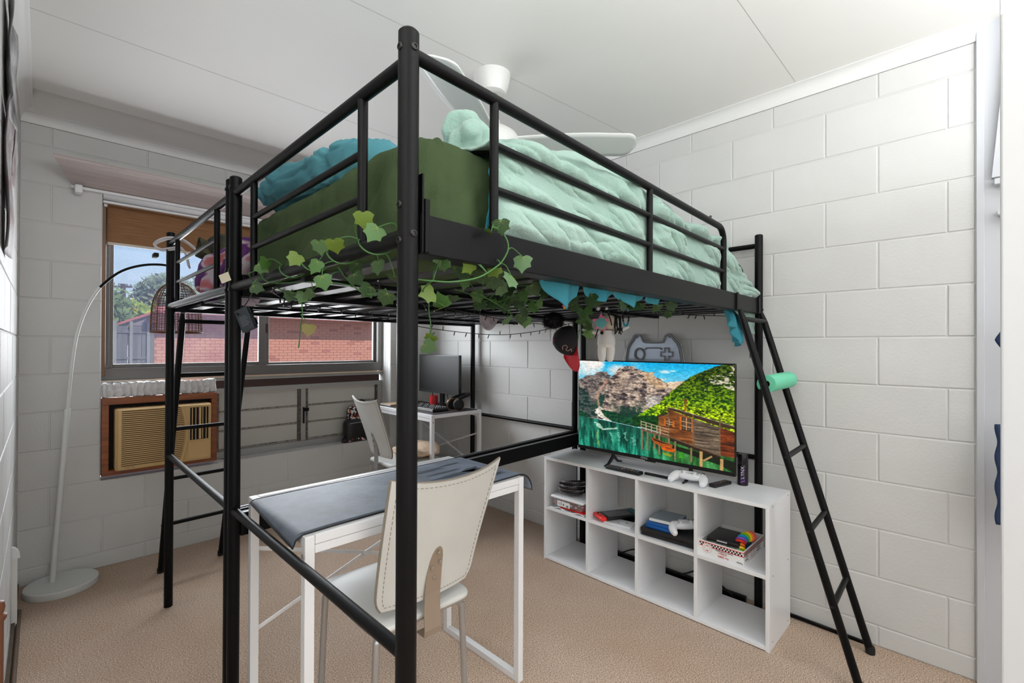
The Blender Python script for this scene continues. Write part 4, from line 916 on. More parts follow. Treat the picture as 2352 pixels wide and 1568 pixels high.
def paint(W=600, H=346):
    img = np.zeros((H, W, 3)); yy, xx = np.mgrid[0:H, 0:W]; u = (xx+0.5)/W; v = (yy+0.5)/H
    rng = np.random.default_rng(5)
    def vnoise(sx, sy, oct_=4, seed=0):
        g = np.random.default_rng(seed); out = np.zeros((H, W)); amp = 1; tot = 0
        for o in range(oct_):
            nx, ny = int(sx*2**o)+2, int(sy*2**o)+2; gr_ = g.random((ny, nx))
            fx_ = u*(nx-1.001); fy_ = v*(ny-1.001); ix = fx_.astype(int); iy = fy_.astype(int); tx = fx_-ix; ty = fy_-iy
            tx = tx*tx*(3-2*tx); ty = ty*ty*(3-2*ty)
            a = gr_[iy, ix]*(1-tx)+gr_[iy, ix+1]*tx; b = gr_[iy+1, ix]*(1-tx)+gr_[iy+1, ix+1]*tx
            out += (a*(1-ty)+b*ty)*amp; tot += amp; amp *= 0.55
        return out/tot
    def poly(pts):
        ins = np.zeros((H, W), bool); n = len(pts); j = n-1
        for i in range(n):
            xi, yi = pts[i]; xj, yj = pts[j]
            c = ((yi > v) != (yj > v)) & (u < (xj-xi)*(v-yi)/(yj-yi+1e-12)+xi); ins ^= c; j = i
        return ins
    def put(mask, c, al=1.0):
        c = np.array(c, float)
        if c.ndim == 1: c = np.broadcast_to(c, img.shape)
        a = (mask*al)[..., None] if mask.dtype != bool else (mask.astype(float)*al)[..., None]
        img[:] = img*(1-a)+c*a
    def mix(a, b, t): t = np.clip(t, 0, 1)[..., None]; return np.array(a)*(1-t)+np.array(b)*t
    n1 = vnoise(6, 5, 5, 1); n2 = vnoise(26, 30, 4, 2); n3 = vnoise(60, 60, 3, 3); n4 = vnoise(12, 40, 4, 4)
    put(np.ones((H, W), bool), mix((10,178,236), (170,226,244), v/0.3))
    put(np.clip((n1-0.50)*7, 0, 1)*np.clip(1.6-u*3.2, 0, 1), (250,246,244))
    put(np.clip(1-((u-0.08)/0.12)**2-((v-0.07)/0.12)**2, 0, 1)**0.5, (252,244,236), 0.9)
    put(np.clip(1-((u-0.30)/0.09)**2-((v-0.09)/0.07)**2, 0, 1), (250,238,232), 0.9)
    for a, b, s1, s2 in ((0.615,0.09,0.035,0.02),(0.60,0.17,0.03,0.012),(0.66,0.08,0.02,0.01)):
        put(np.clip(1.2-((u-a)/s1)**2-((v-b)/s2)**2-(n2-0.5)*2, 0, 1), (250,246,240), 0.75)
    n5 = vnoise(90, 90, 3, 21); n6 = vnoise(16, 22, 5, 22); rid = 1-np.abs(n6-0.5)*5; rid2 = 1-np.abs(vnoise(34, 48, 3, 23)-0.5)*4.5
    n2 = np.clip(0.5*n2+0.30*np.clip(rid,0,1)+0.22*np.clip(rid2,0,1)+0.20*(n5-0.5)+0.02, 0, 1); n3 = np.clip(0.5+(n3-0.5)*0.8+(n5-0.5)*1.2, 0, 1)
    rock = mix((56,46,50), (214,190,168), (n2-0.28)*2.3)
    rw_ = 0.012*(n3-0.5)*2
    def poly_r(pts): 
        nonlocal u
        uu = u; u = uu+rw_; r_ = poly(pts); u = uu; return r_
    put(poly_r([(0.58,0.24),(0.62,0.20),(0.66,0.19),(0.72,0.175),(0.76,0.17),(0.80,0.30),(0.6,0.4)]), mix((214,180,150),(246,222,190),(n2-0.3)*2))
    put(poly_r([(-0.02,0.235),(0.02,0.215),(0.06,0.17),(0.12,0.165),(0.15,0.125),(0.20,0.115),(0.235,0.13),(0.245,0.17),(0.26,0.3),(0.2,0.66),(-0.02,0.7)]), mix((60,54,58),(160,146,134),(n2-0.32)*2.4))
    put(poly_r([(0.18,0.66),(0.22,0.27),(0.25,0.175),(0.29,0.115),(0.31,0.07),(0.36,0.045),(0.41,0.042),(0.435,0.075),(0.47,0.085),(0.49,0.105),(0.545,0.10),(0.55,0.15),(0.59,0.17),(0.625,0.22),(0.66,0.27),(0.70,0.24),(0.70,0.5),(0.5,0.66)]), rock)
    # lit warm faces and dark gullies
    put(poly_r([(0.46,0.10),(0.54,0.105),(0.55,0.15),(0.60,0.19),(0.63,0.25),(0.58,0.28),(0.52,0.22),(0.48,0.17)]), mix((198,160,122),(240,208,166),(n2-0.3)*2), 0.8)
    put(poly_r([(0.30,0.14),(0.36,0.10),(0.37,0.20),(0.32,0.33),(0.27,0.36),(0.28,0.22)]), mix((150,126,110),(206,184,162),(n2-0.3)*2), 0.6)
    put(np.clip((0.52-n4)*5, 0, 1)*poly([(0.25,0.25),(0.45,0.12),(0.62,0.3),(0.6,0.56),(0.2,0.58)]), (52,48,56), 0.45)
    put(poly_r([(0.49,0.37),(0.60,0.33),(0.58,0.46),(0.53,0.50),(0.50,0.45)]), mix((150,144,140),(226,220,212),(n2-0.3)*2), 0.8)
    put(poly_r([(-0.01,0.30),(0.05,0.34),(0.09,0.42),(0.13,0.55),(0.15,0.66),(-0.01,0.66)]), mix((22,52,44),(90,98,96),(n2-0.45)*3.5))
    put(np.clip((n1-0.45)*5,0,1)*np.clip((v-0.38)/0.08,0,1)*np.clip((0.64-v)/0.03,0,1)*np.clip((0.52-u)/0.05,0,1)*np.clip((u-0.22)/0.05,0,1), (30,60,48), 0.7)
    put(poly_r([(0.16,0.40),(0.21,0.37),(0.20,0.47),(0.15,0.56),(0.11,0.53)]), mix((16,52,44),(40,84,66),n2), 0.9)
    put(poly_r([(0.215,0.19),(0.225,0.24),(0.16,0.36),(0.165,0.52),(0.15,0.53),(0.145,0.38)]), (214,164,134), 0.7)
    put(poly_r([(0.15,0.52),(0.17,0.52),(0.24,0.60),(0.32,0.66),(0.2,0.67),(0.13,0.60)]), mix((190,176,156),(246,240,226),n3*1.4))
    fl = mix((6,46,34),(26,92,52),(n3-0.2)*1.6)
    put(poly_r([(0.0,0.58),(0.06,0.62),(0.08,0.67),(0.0,0.67)]), fl)
    put(poly_r([(0.17,0.555),(0.24,0.56),(0.33,0.58),(0.42,0.60),(0.50,0.66),(0.44,0.70),(0.26,0.675),(0.20,0.62)]), fl)
    for a in (0.32,0.36,0.40,0.44): put(poly_r([(a,0.50),(a+0.02,0.47),(a+0.045,0.60),(a-0.01,0.60)]), (18,60,46), 0.8)
    hill = [(1.02,-0.02),(0.93,0.005),(0.90,0.02),(0.85,0.06),(0.80,0.10),(0.765,0.135),(0.735,0.165),(0.70,0.22),(0.665,0.27),(0.62,0.34),(0.575,0.42),(0.53,0.47),(0.48,0.53),(0.43,0.585),(0.41,0.62),(0.42,0.68),(1.02,0.80)]
    hc = mix((24,70,16),(150,190,20),(n3-0.30)*2.2); hc = hc*(0.55+0.6*np.clip((v-0.1)/0.4,0,1))[...,None]
    hl = np.clip((v-0.36)/0.1,0,1)*np.clip((u-0.5)/0.12,0,1); hc = hc*(1-hl[...,None]*0.6)+np.array((196,214,20))*(hl*0.6*np.clip(n3*1.5,0,1.2))[...,None]
    put(poly_r(hill), np.clip(hc,0,255))
    put(poly_r([(0.40,0.60),(0.47,0.57),(0.56,0.55),(0.60,0.60),(0.60,0.72),(0.42,0.69)]), mix((4,38,22),(30,88,26),n3))
    put(np.clip((n2-0.55)*9,0,1)*poly([(0.91,0.04),(1,0.0),(1,0.24),(0.92,0.20),(0.84,0.26),(0.86,0.16)]), (226,212,196), 0.9)
    # lake
    lake = [(-0.01,0.655),(0.2,0.672),(0.42,0.70),(0.6,0.735),(1.02,0.80),(1.02,1.02),(-0.01,1.02)]
    ln = (0.6*vnoise(70, 6, 4, 9)+0.4*vnoise(14, 5, 4, 10))
    lc = mix((0,58,46),(60,196,160),(ln-0.34)*2.6); lc = lc*(0.75+0.45*np.clip((v-0.68)/0.3,0,1))[...,None]
    put(poly(lake), lc)
    put(poly(lake)*np.clip((u-0.45)*4,0,1), mix((20,70,10),(110,140,30),ln), 0.6)
    put(poly_r([(0.12,0.70),(0.17,0.72),(0.185,0.77),(0.30,0.735),(0.30,0.75),(0.19,0.785),(0.15,0.76)]), (206,240,214), 0.8)
    put(poly_r([(0.145,0.80),(0.165,0.785),(0.155,0.87),(0.17,0.97),(0.155,0.97),(0.14,0.87)]), (150,190,90), 0.6)
    for a, b in ((0.30,0.78),(0.35,0.77),(0.40,0.80),(0.25,0.80)): put(poly_r([(a,b),(a+0.012,b),(a+0.02,b+0.10),(a+0.01,b+0.10)]), (150,226,196), 0.6)
    put(np.abs(v-(0.668+(u)*0.155*0.5)) < 0.003, (190,190,160), 0.5*1.0) if False else None
    # cabin
    wood = mix((96,52,24),(186,112,58),(vnoise(10,60,4,11)-0.25)*1.8); woodg = mix((70,58,48),(160,138,112),(vnoise(10,70,4,12)-0.25)*1.8)
    roof = (66,48,36)
    put(poly([(0.575,0.56),(0.63,0.53),(0.63,0.47),(0.78,0.54),(0.79,0.80),(0.68,0.78),(0.65,0.76),(0.60,0.76),(0.575,0.75)]), wood)
    put(poly([(0.78,0.54),(0.93,0.60),(0.93,0.86),(0.79,0.82)]), woodg)
    put(poly([(0.92,0.59),(1.01,0.63),(1.01,0.86),(0.93,0.86)]), mix((60,28,16),(170,76,34),(vnoise(12,50,4,13)-0.25)*1.8))
    put(poly([(0.56,0.555),(0.64,0.505),(0.64,0.518),(0.57,0.57)]), roof)
    put(poly([(0.62,0.455),(0.66,0.457),(1.01,0.575),(1.01,0.60),(0.92,0.585),(0.64,0.475)]), roof)
    put(poly([(0.62,0.452),(0.66,0.452),(1.01,0.570),(1.01,0.576),(0.66,0.460)]), (170,150,130), 0.8)
    put(poly([(0.734,0.37),(0.742,0.37),(0.740,0.475),(0.730,0.47)]), (178,82,34)); put(poly([(0.729,0.355),(0.747,0.355),(0.747,0.372),(0.729,0.372)]), (120,52,26))
    for (a, b, c_, d_) in ((0.715,0.535,0.77,0.665),(0.62,0.575,0.66,0.64)):
        put(poly([(a-0.012,b),(a,b),(a,d_),(a-0.012,d_)]), (206,104,30)); put(poly([(c_,b+0.012),(c_+0.012,b+0.014),(c_+0.012,d_+0.01),(c_,d_+0.006)]), (206,104,30))
        put(poly([(a,b),(c_,b+0.012),(c_,d_+0.006),(a,d_)]), (30,22,18))
        put(poly([(a+0.004,b+0.006),(c_-0.004,b+0.016),(c_-0.004,d_),(a+0.004,d_-0.006)]), (150,128,104), 0.5)
        mx_ = (a+c_)/2
        put((np.abs(u-mx_) < 0.003) & (v > b) & (v < d_), (206,150,100))
        for t in (0.33, 0.66): put((np.abs(v-(b+(d_-b)*t+(u-a)*0.2)) < 0.004) & (u > a) & (u < c_), (206,150,100))
    for uu in (0.635,0.78,0.925): put((np.abs(u-uu) < 0.003) & (v > 0.5) & (v < 0.83), (120,96,72))
    # deck, railing, stilts, boats
    put(poly([(0.46,0.70),(0.64,0.745),(0.93,0.86),(0.92,0.885),(0.64,0.775),(0.46,0.725)]), (110,84,60))
    put(poly([(0.64,0.76),(0.93,0.87),(0.93,0.90),(0.64,0.79)]), (48,34,26))
    for a, b in ((0.462,0.625),(0.495,0.635),(0.53,0.645),(0.565,0.652),(0.585,0.66)): put((np.abs(u-a) < 0.0028) & (v > b) & (v < b+0.085), (176,158,128))
    for o in (0.0,0.03,0.06): put((np.abs(v-(0.63+o+(u-0.46)*0.27)) < 0.004) & (u > 0.46) & (u < 0.64), (176,158,128))
    put(poly([(0.53,0.81),(0.60,0.82),(1.01,0.90),(1.01,1.01),(0.92,0.95),(0.62,0.86),(0.54,0.84)]), (20,18,12), 0.85)
    for a, b, c_ in ((0.468,0.72,0.93),(0.505,0.735,0.93),(0.55,0.745,0.90),(0.58,0.75,0.95),(0.64,0.77,0.88),(0.677,0.79,0.97),(0.77,0.83,0.97)): put((np.abs(u-a) < 0.005) & (v > b) & (v < c_), (146,116,80))
    for a, b, c_ in ((0.825,0.85,1.0),(0.935,0.89,1.0)): put((np.abs(u-a) < 0.009) & (v > b) & (v < c_), (196,156,100))
    put(poly([(0.835,0.93),(0.88,0.875),(0.888,0.885),(0.84,0.945)]), (188,148,96))
    put(poly([(0.525,0.78),(0.60,0.81),(0.66,0.83),(0.66,0.86),(0.58,0.86),(0.54,0.83)]), (170,84,30)); put(poly([(0.53,0.787),(0.60,0.815),(0.65,0.835),(0.60,0.832),(0.55,0.815)]), (60,36,22))
    put(poly([(0.59,0.865),(0.63,0.855),(0.68,0.875),(0.665,0.905),(0.62,0.905),(0.595,0.89)]), (226,96,24)); put(poly([(0.605,0.868),(0.63,0.862),(0.67,0.878),(0.64,0.88)]), (120,56,24))
    put(poly([(0.60,0.92),(0.66,0.93),(0.65,0.955),(0.61,0.945)]), (190,170,20), 0.7)
    put(poly([(0.70,0.90),(0.72,0.885),(0.72,0.93),(0.74,0.945),(0.70,0.95)]), (60,170,20), 0.8)
    img[:] = img*(0.86+0.28*n3[...,None]*1.0)
    return np.clip(img, 0, 255)
def screen():
    W, H = 600, 346; im = paint(W, H)[::-1]
    a = im/255.0; a = np.where(a <= 0.04045, a/12.92, ((a+0.055)/1.055)**2.4)
    x = TX-0.0012; y0, y1, z0, z1 = TY1-0.006, TY0+0.006, TZ0+0.018, TZ1-0.006
    gy = np.linspace(y0, y1, W); gz = np.linspace(z0, z1, H); Y_, Z_ = np.meshgrid(gy, gz)
    co = np.stack([np.full_like(Y_, x), Y_, Z_], -1).reshape(-1, 3) - np.array(tv.loc)
    idx = np.arange(W*H).reshape(H, W); q = np.stack([idx[:-1,:-1], idx[:-1,1:], idx[1:,1:], idx[1:,:-1]], -1).reshape(-1, 4)
    me = bpy.data.meshes.new('screen'); me.from_pydata(co.tolist(), [], q.tolist())
    ca = me.color_attributes.new('picture', 'FLOAT_COLOR', 'POINT'); cc = np.concatenate([a.reshape(-1,3), np.ones((W*H,1))], 1)
    ca.data.foreach_set('color', cc.astype(np.float32).ravel())
    m_ = bpy.data.materials.new('screen picture'); m_.use_nodes = True; nt = m_.node_tree; p = nt.nodes['Principled BSDF']
    at = nt.nodes.new('ShaderNodeVertexColor'); at.layer_name = 'picture'
    p.inputs['Base Color'].default_value = (0.01,0.01,0.01,1); p.inputs['Roughness'].default_value = 0.35; p.inputs['Specular IOR Level'].default_value = 0.1
    nt.links.new(at.outputs['Color'], p.inputs['Emission Color']); p.inputs['Emission Strength'].default_value = 1.0
    me.materials.append(m_)
    o = bpy.data.objects.new('screen', me); COL.objects.link(o); o.parent = tv.o
screen()
# ------------------------------------------------------------------ things on the shelf top
m_btn = mat('grey button', (120,120,124), 0.5); m_red = mat('red plastic', (214,34,34), 0.4); m_yel = mat('yellow plastic', (224,190,50), 0.4); m_grn = mat('green plastic', (50,150,80), 0.4); m_blu = mat('blue plastic', (20,92,170), 0.35)
def frame(c, ang): return Matrix.Translation(c) @ Matrix.Rotation(ang, 4, 'Z')
def remote(name, label, c, ang, L_, W_, T_, cols, rows):
    T = Thing(name, label, 'remote control', c, ang, local=True)
    T.part('case', M().rbox((-W_/2,-L_/2,0.0),(W_/2,L_/2,T_),0.005), mat('remote black', (20,20,22), 0.45), smooth=True)
    n = 0
    for j in range(rows):
        for i in range(cols):
            x = -W_/2+W_*(i+0.8)/(cols+0.6); y = L_/2-L_*(j+0.7)/(rows+0.6)
            mt = m_btn
            if j == 0 and i == 0: mt = m_red
            if j == rows//2: mt = [m_white, m_red, m_white, m_red][i % 4]
            if j == rows-3: mt = [m_red, m_yel, m_grn, m_blu][i % 4]
            T.part('button', M().rbox((x-0.003,y-0.003,T_-0.001),(x+0.003,y+0.003,T_+0.0015),0.001,1), mt)
remote('remote_control', 'long black remote control in front of the television foot', (2.128,1.298,SHT), math.radians(-1), 0.20, 0.045, 0.017, 4, 11)
remote('remote_control', 'short black remote control between the white gamepad and spray can', (2.235,0.852,SHT), math.radians(76), 0.125, 0.036, 0.016, 3, 6)
single('sensor_bar', M().rbox((2.150,1.045,SHT+0.001),(2.166,1.195,SHT+0.012),0.002), m_tv, 'thin black bar lying between the long remote and the white gamepad', 'sensor bar', (2.158,1.12,SHT), smooth=True)
def gamepad(label, c, ang, tilt=0):
    T = Thing('gamepad', label, 'game controller', c, ang, local=True); mw = mat('white gamepad plastic', (232,233,236), 0.28)
    B = ellip((0,0.004,0.030),(0.056,0.030,0.017),0.7,0.6,40,20,lambda p,u,v:0)
    T.part('body', B, mw, smooth='all')
    for s in (-1,1):
        T.part('grip', M().tube(smoothp([(s*0.045,0.010,0.030),(s*0.062,-0.004,0.028),(s*0.071,-0.030,0.021),(s*0.073,-0.052,0.0155)],4),[0.021,0.021,0.021,0.021,0.0205,0.020,0.020,0.020,0.0185,0.0175,0.0165,0.0155,0.014][:13],16), mw, smooth=True)
        T.part('grip_end', M().ball((s*0.073,-0.052,0.0155),0.0143,14), mw, smooth=True)
        st = T.part('stick', M().lathe([(0.006,0.040),(0.006,0.050),(0.0095,0.052),(0.0095,0.055),(0.004,0.0545)],(s*0.024,-0.010,0),18), mw, smooth=True)
        T.part('trigger', M().rbox((s*0.052-0.012,0.024,0.022),(s*0.052+0.012,0.040,0.036),0.004), mw, smooth=True)
    for k, (x, y) in enumerate(((0.052,0.020),(0.062,0.010),(0.052,0.0),(0.042,0.010))):
        T.part('face_button', M().lathe([(0.0042,0.045),(0.0042,0.050),(0.002,0.051)],(x,y,0),12), m_tv, smooth=True)
    T.part('direction_pad', M().box((-0.062,0.007,0.046),(-0.042,0.013,0.0505)).box((-0.055,0.0,0.046),(-0.049,0.020,0.0505)), m_btn)
    T.part('touch_pad', M().rbox((-0.024,0.006,0.044),(0.024,0.028,0.0485),0.002), mw, smooth=True)
    T.part('light_bar', M().box((-0.010,0.033,0.030),(0.010,0.0345,0.036)), m_tv)
gamepad('white gamepad lying on the shelf top in front of the television', (2.180,0.972,SHT), math.radians(-84))
can = Thing('spray_can', 'black deodorant spray can standing right of the television', 'spray can', (2.325,0.783,SHT))
m_can = mat('black can', (20,18,24), 0.3, metal=0.2)
can.part('canister', M().lathe([(0.0225,0),(0.0232,0.003),(0.0232,0.095),(0.0215,0.099)],(2.325,0.783,SHT),32), m_can, smooth=True)
can.part('lid', M().lathe([(0.0225,0.098),(0.0232,0.100),(0.0232,0.141),(0.0215,0.145),(0.002,0.1455)],(2.325,0.783,SHT),32), m_tv, smooth=True)
cdir = Vector((-0.95,-0.30,0)).normalized(); cs = Vector((0,0,1)).cross(cdir)*-1
pz = Vector((2.325,0.783,SHT))+cdir*0.0233
can.part('brand_text', text(M(), 'LYNX', 0.021, pz+Vector((0,0,0.062)), (0,0,1), cdir.cross(Vector((0,0,1))), 0.0002, 1.05), mat('lilac lettering', (216,196,230), 0.4))
m_pur = mat('purple swirl', (150,84,190), 0.4); sv = Vector((cdir.y,-cdir.x,0))
for k in range(5):
    pts = [pz+cdir*0.0004+sv*(0.011*math.sin(t*0.6+k*1.3)*0.8)+Vector((0,0,0.012+0.0055*k+0.008*t/5*math.cos(k))) for t in range(7)]
    can.part('purple_swirl', M().tube(pts,0.0009,4), m_pur)
# ------------------------------------------------------------------ cube contents
CZ = 0.308
cl = [(ys[k]+tk, ys[k+1]) for k in range(4)]  # y ranges, 0 = nearest the camera
mg = Thing('plastic_bag', 'flattened white printed plastic bag under the tub in the left cube', 'bag', (2.17,1.665,CZ))
def bagf(u, v): return Vector((2.096+u*0.17+0.004*math.sin(v*20), 1.53+v*0.245, CZ+0.006+0.004*math.sin(v*11+u*5)+0.003*noise.noise(Vector((u*8,v*10,0)))))
mg.part('sheet', M().grid(bagf, 20, 30), m_white, smooth='all', thick=0.004)
mg.part('red_card', M().box((2.10,1.53,CZ+0.012),(2.25,1.70,CZ+0.0155)), m_red)
mg.part('print', M().box((2.0975,1.60,CZ+0.006),(2.0985,1.66,CZ+0.009)).box((2.0975,1.69,CZ+0.004),(2.0985,1.74,CZ+0.008)), m_btn)
tub = Thing('plastic_tub', 'clear plastic food tub of red wrapped sweets with white lid in left cube', 'tub', (2.18,1.64,CZ+0.0165))
m_clear = mat('clear plastic', (226,226,228), 0.15, alpha=0.18)
tub.part('tub_body', M().rbox((2.098,1.545,CZ+0.0165),(2.25,1.755,CZ+0.063),0.015), m_clear, smooth=True)
tub.part('lid', M().rbox((2.092,1.536,CZ+0.060),(2.258,1.764,CZ+0.076),0.0075), m_white, smooth=True)
rg = random.Random(11)
for k in range(34):
    c = Vector((rg.uniform(2.108,2.235), rg.uniform(1.556,1.744), rg.uniform(CZ+0.025,CZ+0.052)))
    o = tub.part('sweet', M().ball(c, rg.uniform(0.006,0.009), 8, (1,1.3,0.8)), [m_red, m_white, mat('pink foil', (230,120,130), 0.3)][k % 3], smooth=True)
lb = tub.part('label_sticker', M().box((2.0968,1.625,CZ+0.022),(2.0978,1.715,CZ+0.052)), m_white)
o_ = (2.0964,1.694,CZ+0.037)
tub.part('print', text(M(), '1.5', 0.022, o_, (0,-1,0), (0,0,1), 0.0002), m_tv, parent=lb)
tub.part('print', M().prism([(0,0),(0.012,0),(0.006,0.012)],(2.0966,1.676,CZ+0.031),(0,-1,0),(0,0,1),(-1,0,0),0.0004), mat('green mark', (30,100,50), 0.5), parent=lb)
for k in range(7): tub.part('barcode', M().box((2.0963,1.636+k*0.0022,CZ+0.025),(2.0967,1.637+k*0.0022,CZ+0.036)), m_tv, parent=lb)
belt = Thing('studded_belt', 'coiled black belt with silver studs resting on the white tub lid', 'belt', (2.175,1.635,CZ+0.077))
m_lea = mat('black leather', (22,21,22), 0.4)
pb = []
for i in range(121):
    t = i/120; a = t*2*PI*2.55+2.6; r_ = 0.070-0.006*t*1.0+0.006*math.sin(a*1.5)
    pb.append(Vector((2.172+r_*0.95*math.cos(a), 1.672+r_*1.05*math.sin(a), CZ+0.096+0.052*(1-t)-0.014*(1-t)*math.sin(a+0.6))))
vs = []; fs = []
for p in pb: vs += [p+Vector((0,0,-0.016)), p+Vector((0,0,0.016))]
for i in range(120): fs.append((2*i,2*i+2,2*i+3,2*i+1))
belt.part('strap', M().add(vs, fs), m_lea, smooth='all', thick=0.003)
B = M()
for i in range(0,120):
    p = pb[i]; n_ = Vector((p.x-2.172, p.y-1.672, 0)).normalized()
    for z in (-0.011,0.011): B.ball(p+n_*0.0014+Vector((0,0,z)),0.0021,6)
o = belt.part('studs', B, mat('silver studs', (225,225,228), 0.25, metal=0.6), smooth=True); 
bk = Thing('playing_card_book', 'white booklet with black card suits under the handheld console', 'booklet', (2.24,1.41,CZ))
bkm = frame((2.232,1.352,CZ), math.radians(8))
bk.part('booklet', M().box((-0.11,-0.075,0),(0.11,0.075,0.008), bkm), m_white, bevel=0.001)
for tt, x, y in (('4',-0.065,-0.035),('Y',-0.09,0.0),('5',0.02,-0.05)):
    p = bkm @ Vector((x,y,0.0083)); tx = M(); text(tx, tt, 0.026, p, (bkm.to_3x3() @ Vector((0.3,-1,0))), (bkm.to_3x3() @ Vector((1,0.3,0))), 0.0001); bk.part('print', tx, m_tv)
bk.part('dark_print', M().box((-0.03,-0.06,0.008),(0.05,0.02,0.0084), bkm), m_tv)
sw = Thing('handheld_console', 'handheld game console with red and blue side controllers in second cube', 'game console', (2.215,1.40,CZ+0.0095))
swm = frame((2.215,1.397,CZ+0.0095), math.radians(-22)) @ Matrix.Rotation(math.radians(90),4,'Z')
# long axis of the console points from the near-left red side to the far-right blue side
swm = frame((2.218,1.395,CZ+0.0095), math.radians(-28))
sw.part('tablet', M().rbox((-0.087,-0.051,0.004),(0.087,0.051,0.018),0.002,2,swm), m_tv, smooth=True)
sw.part('display', M().box((-0.070,-0.040,0.018),(0.070,0.040,0.0185),swm), mat('grey glass', (92,94,98), 0.2))
for s, mt, nm in ((-1,mat('neon red', (240,44,36), 0.4),'red_controller'),(1,mat('blue controller', (40,110,130), 0.4),'blue_controller')):
    pc = sw.part(nm, M().rbox(((s*0.104)-0.017,-0.051,0.001),((s*0.104)+0.017,0.051,0.021),0.007,3,swm), mt, smooth=True)
    p = swm @ Vector((s*0.104,0.022*(-s),0.021)); sw.part('stick', M().lathe([(0.005,0),(0.005,0.004),(0.008,0.006),(0.003,0.007)],tuple(p),14), m_tv, smooth=True, parent=pc)
    for k in range(4):
        p = swm @ Vector((s*0.104+0.006*math.cos(k*PI/2),-0.012*(-s)+0.006*math.sin(k*PI/2),0.0205)); sw.part('button', M().lathe([(0.0026,0),(0.0026,0.001),(0.001,0.0015)],tuple(p),8), m_tv, smooth=True, parent=pc)
cx_ = Thing('game_console', 'flat black game console filling the third cube under blue cases', 'game console', (2.24,1.065,CZ))
cm = frame((2.245,1.060,CZ), math.radians(3))
m_con = mat('matt black console', (26,26,27), 0.55)
cx_.part('lower_half', M().prism([(-0.128,-0.13),(0.128,-0.13),(0.128,0.135),(-0.128,0.135)],cm @ Vector((0,0,0.003)),cm.to_3x3()@Vector((1,0,0)),cm.to_3x3()@Vector((0,1,0)),(0,0,1),0.019), m_con, bevel=0.0025)
cx_.part('upper_half', M().prism([(-0.136,-0.13),(0.122,-0.13),(0.122,0.135),(-0.136,0.135)],cm @ Vector((0,0,0.0245)),cm.to_3x3()@Vector((1,0,0)),cm.to_3x3()@Vector((0,1,0)),(0,0,1),0.0185), m_con, bevel=0.0025)
cx_.part('slot', M().box((-0.1375,-0.10,0.020),(-0.13,0.0,0.0245),cm), m_tv)
for k, (dx, dy, a_) in enumerate(((0,0,2),(0.003,-0.004,4))):
    gm = frame((2.205+dx,1.105+dy,CZ+0.0435+k*0.0153), math.radians(a_)); T = Thing('game_case', ['blue plastic game case lying directly on the black console','blue plastic game case, upper of the two on the console'][k], 'game case', tuple(gm.translation), group=None)
    T.part('case', M().rbox((-0.086,-0.067,0),(0.086,0.067,0.015),0.002,2,gm), m_blu, smooth=True)
    T.part('insert', M().box((-0.08,-0.062,0.0149),(0.08,0.060,0.0152),gm), mat('dark cover print', (60,64,72), 0.3))
gm = frame((2.212,1.098,CZ+0.0745), math.radians(7)); T = Thing('disc_case', 'pale silver disc case on top of the blue game cases', 'disc case', tuple(gm.translation))
T.part('case', M().rbox((-0.078,-0.066,0),(0.078,0.066,0.012),0.002,2,gm), mat('silver case', (150,158,166), 0.25, metal=0.1), smooth=True)
T.part('sheen_label', M().box((-0.06,-0.05,0.0119),(0.07,0.06,0.0122),gm), mat('blue grey cover', (122,136,150), 0.2)); T.part('hinge', M().box((-0.079,-0.066,0.002),(-0.070,0.066,0.0125),gm), m_white)
gamepad('white gamepad resting on the black console in the third cube', (2.195,1.002,CZ+0.044), math.radians(-42))
# printed board game box with things in it
bx = Thing('game_box', 'white open board game box with checkered band holding cases in right cube', 'box', (2.25,0.805,CZ))
X0, X1, Y0, Y1, Zb = 2.118, 2.379, 0.709, 0.899, CZ; Hh = 0.060
m_card = mat('white card', (236,236,234), 0.5); w_ = 0.003
bx.part('base', M().box((X0,Y0,Zb),(X1,Y1,Zb+0.003)), m_card)
fr_ = bx.part('front_wall', M().box((X0,Y0,Zb+0.003),(X0+w_,Y1,Zb+Hh)), m_card)
rt_ = bx.part('side_wall', M().box((X0+w_,Y0,Zb+0.003),(X1-w_,Y0+w_,Zb+Hh)), m_card)
bx.part('side_wall', M().box((X0+w_,Y1-w_,Zb+0.003),(X1-w_,Y1,Zb+Hh)), m_card)
bx.part('back_wall', M().box((X1-w_,Y0,Zb+0.003),(X1,Y1,Zb+Hh)), m_card)
bx.part('liner', M().box((X0+w_,Y0+w_,Zb+0.003),(X1-w_,Y1-w_,Zb+0.006)), m_tv)
m_rdp = mat('red print', (206,36,46), 0.5)
B = M(); R_ = M(); zt = Zb+Hh-0.005
R_.box((X0-0.0005,Y0,zt-0.003),(X0,Y1,zt)).box((X0-0.0005,Y0,zt-0.0195),(X0,Y1,zt-0.0165)).box((X0,Y0-0.0005,zt-0.003),(X1,Y0,zt)).box((X0,Y0-0.0005,zt-0.0195),(X1,Y0,zt-0.0165))
q = 0.0066
for i in range(int((Y1-Y0)/q)):
    for j in (0,1):
        if (i+j) % 2: B.box((X0-0.0006,Y1-(i+1)*q,zt-0.0164+j*q),(X0,Y1-i*q,zt-0.0164+(j+1)*q))
for i in range(int((X1-X0)/q)):
    for j in (0,1):
        if (i+j) % 2: B.box((X0+i*q,Y0-0.0006,zt-0.0164+j*q),(X0+(i+1)*q,Y0,zt-0.0164+(j+1)*q))
bx.part('checker_print', B, m_tv, parent=fr_); bx.part('stripe_print', R_, m_rdp, parent=fr_)
rotm = Vector((-1,0,0)).to_track_quat('Z','Y').to_matrix()
bx.part('round_badge', M().lathe([(0.0215,0),(0.0215,0.0012),(0.001,0.0012)],(X0,Y1-0.035,Zb+0.030),32,rotm), m_card, parent=fr_)
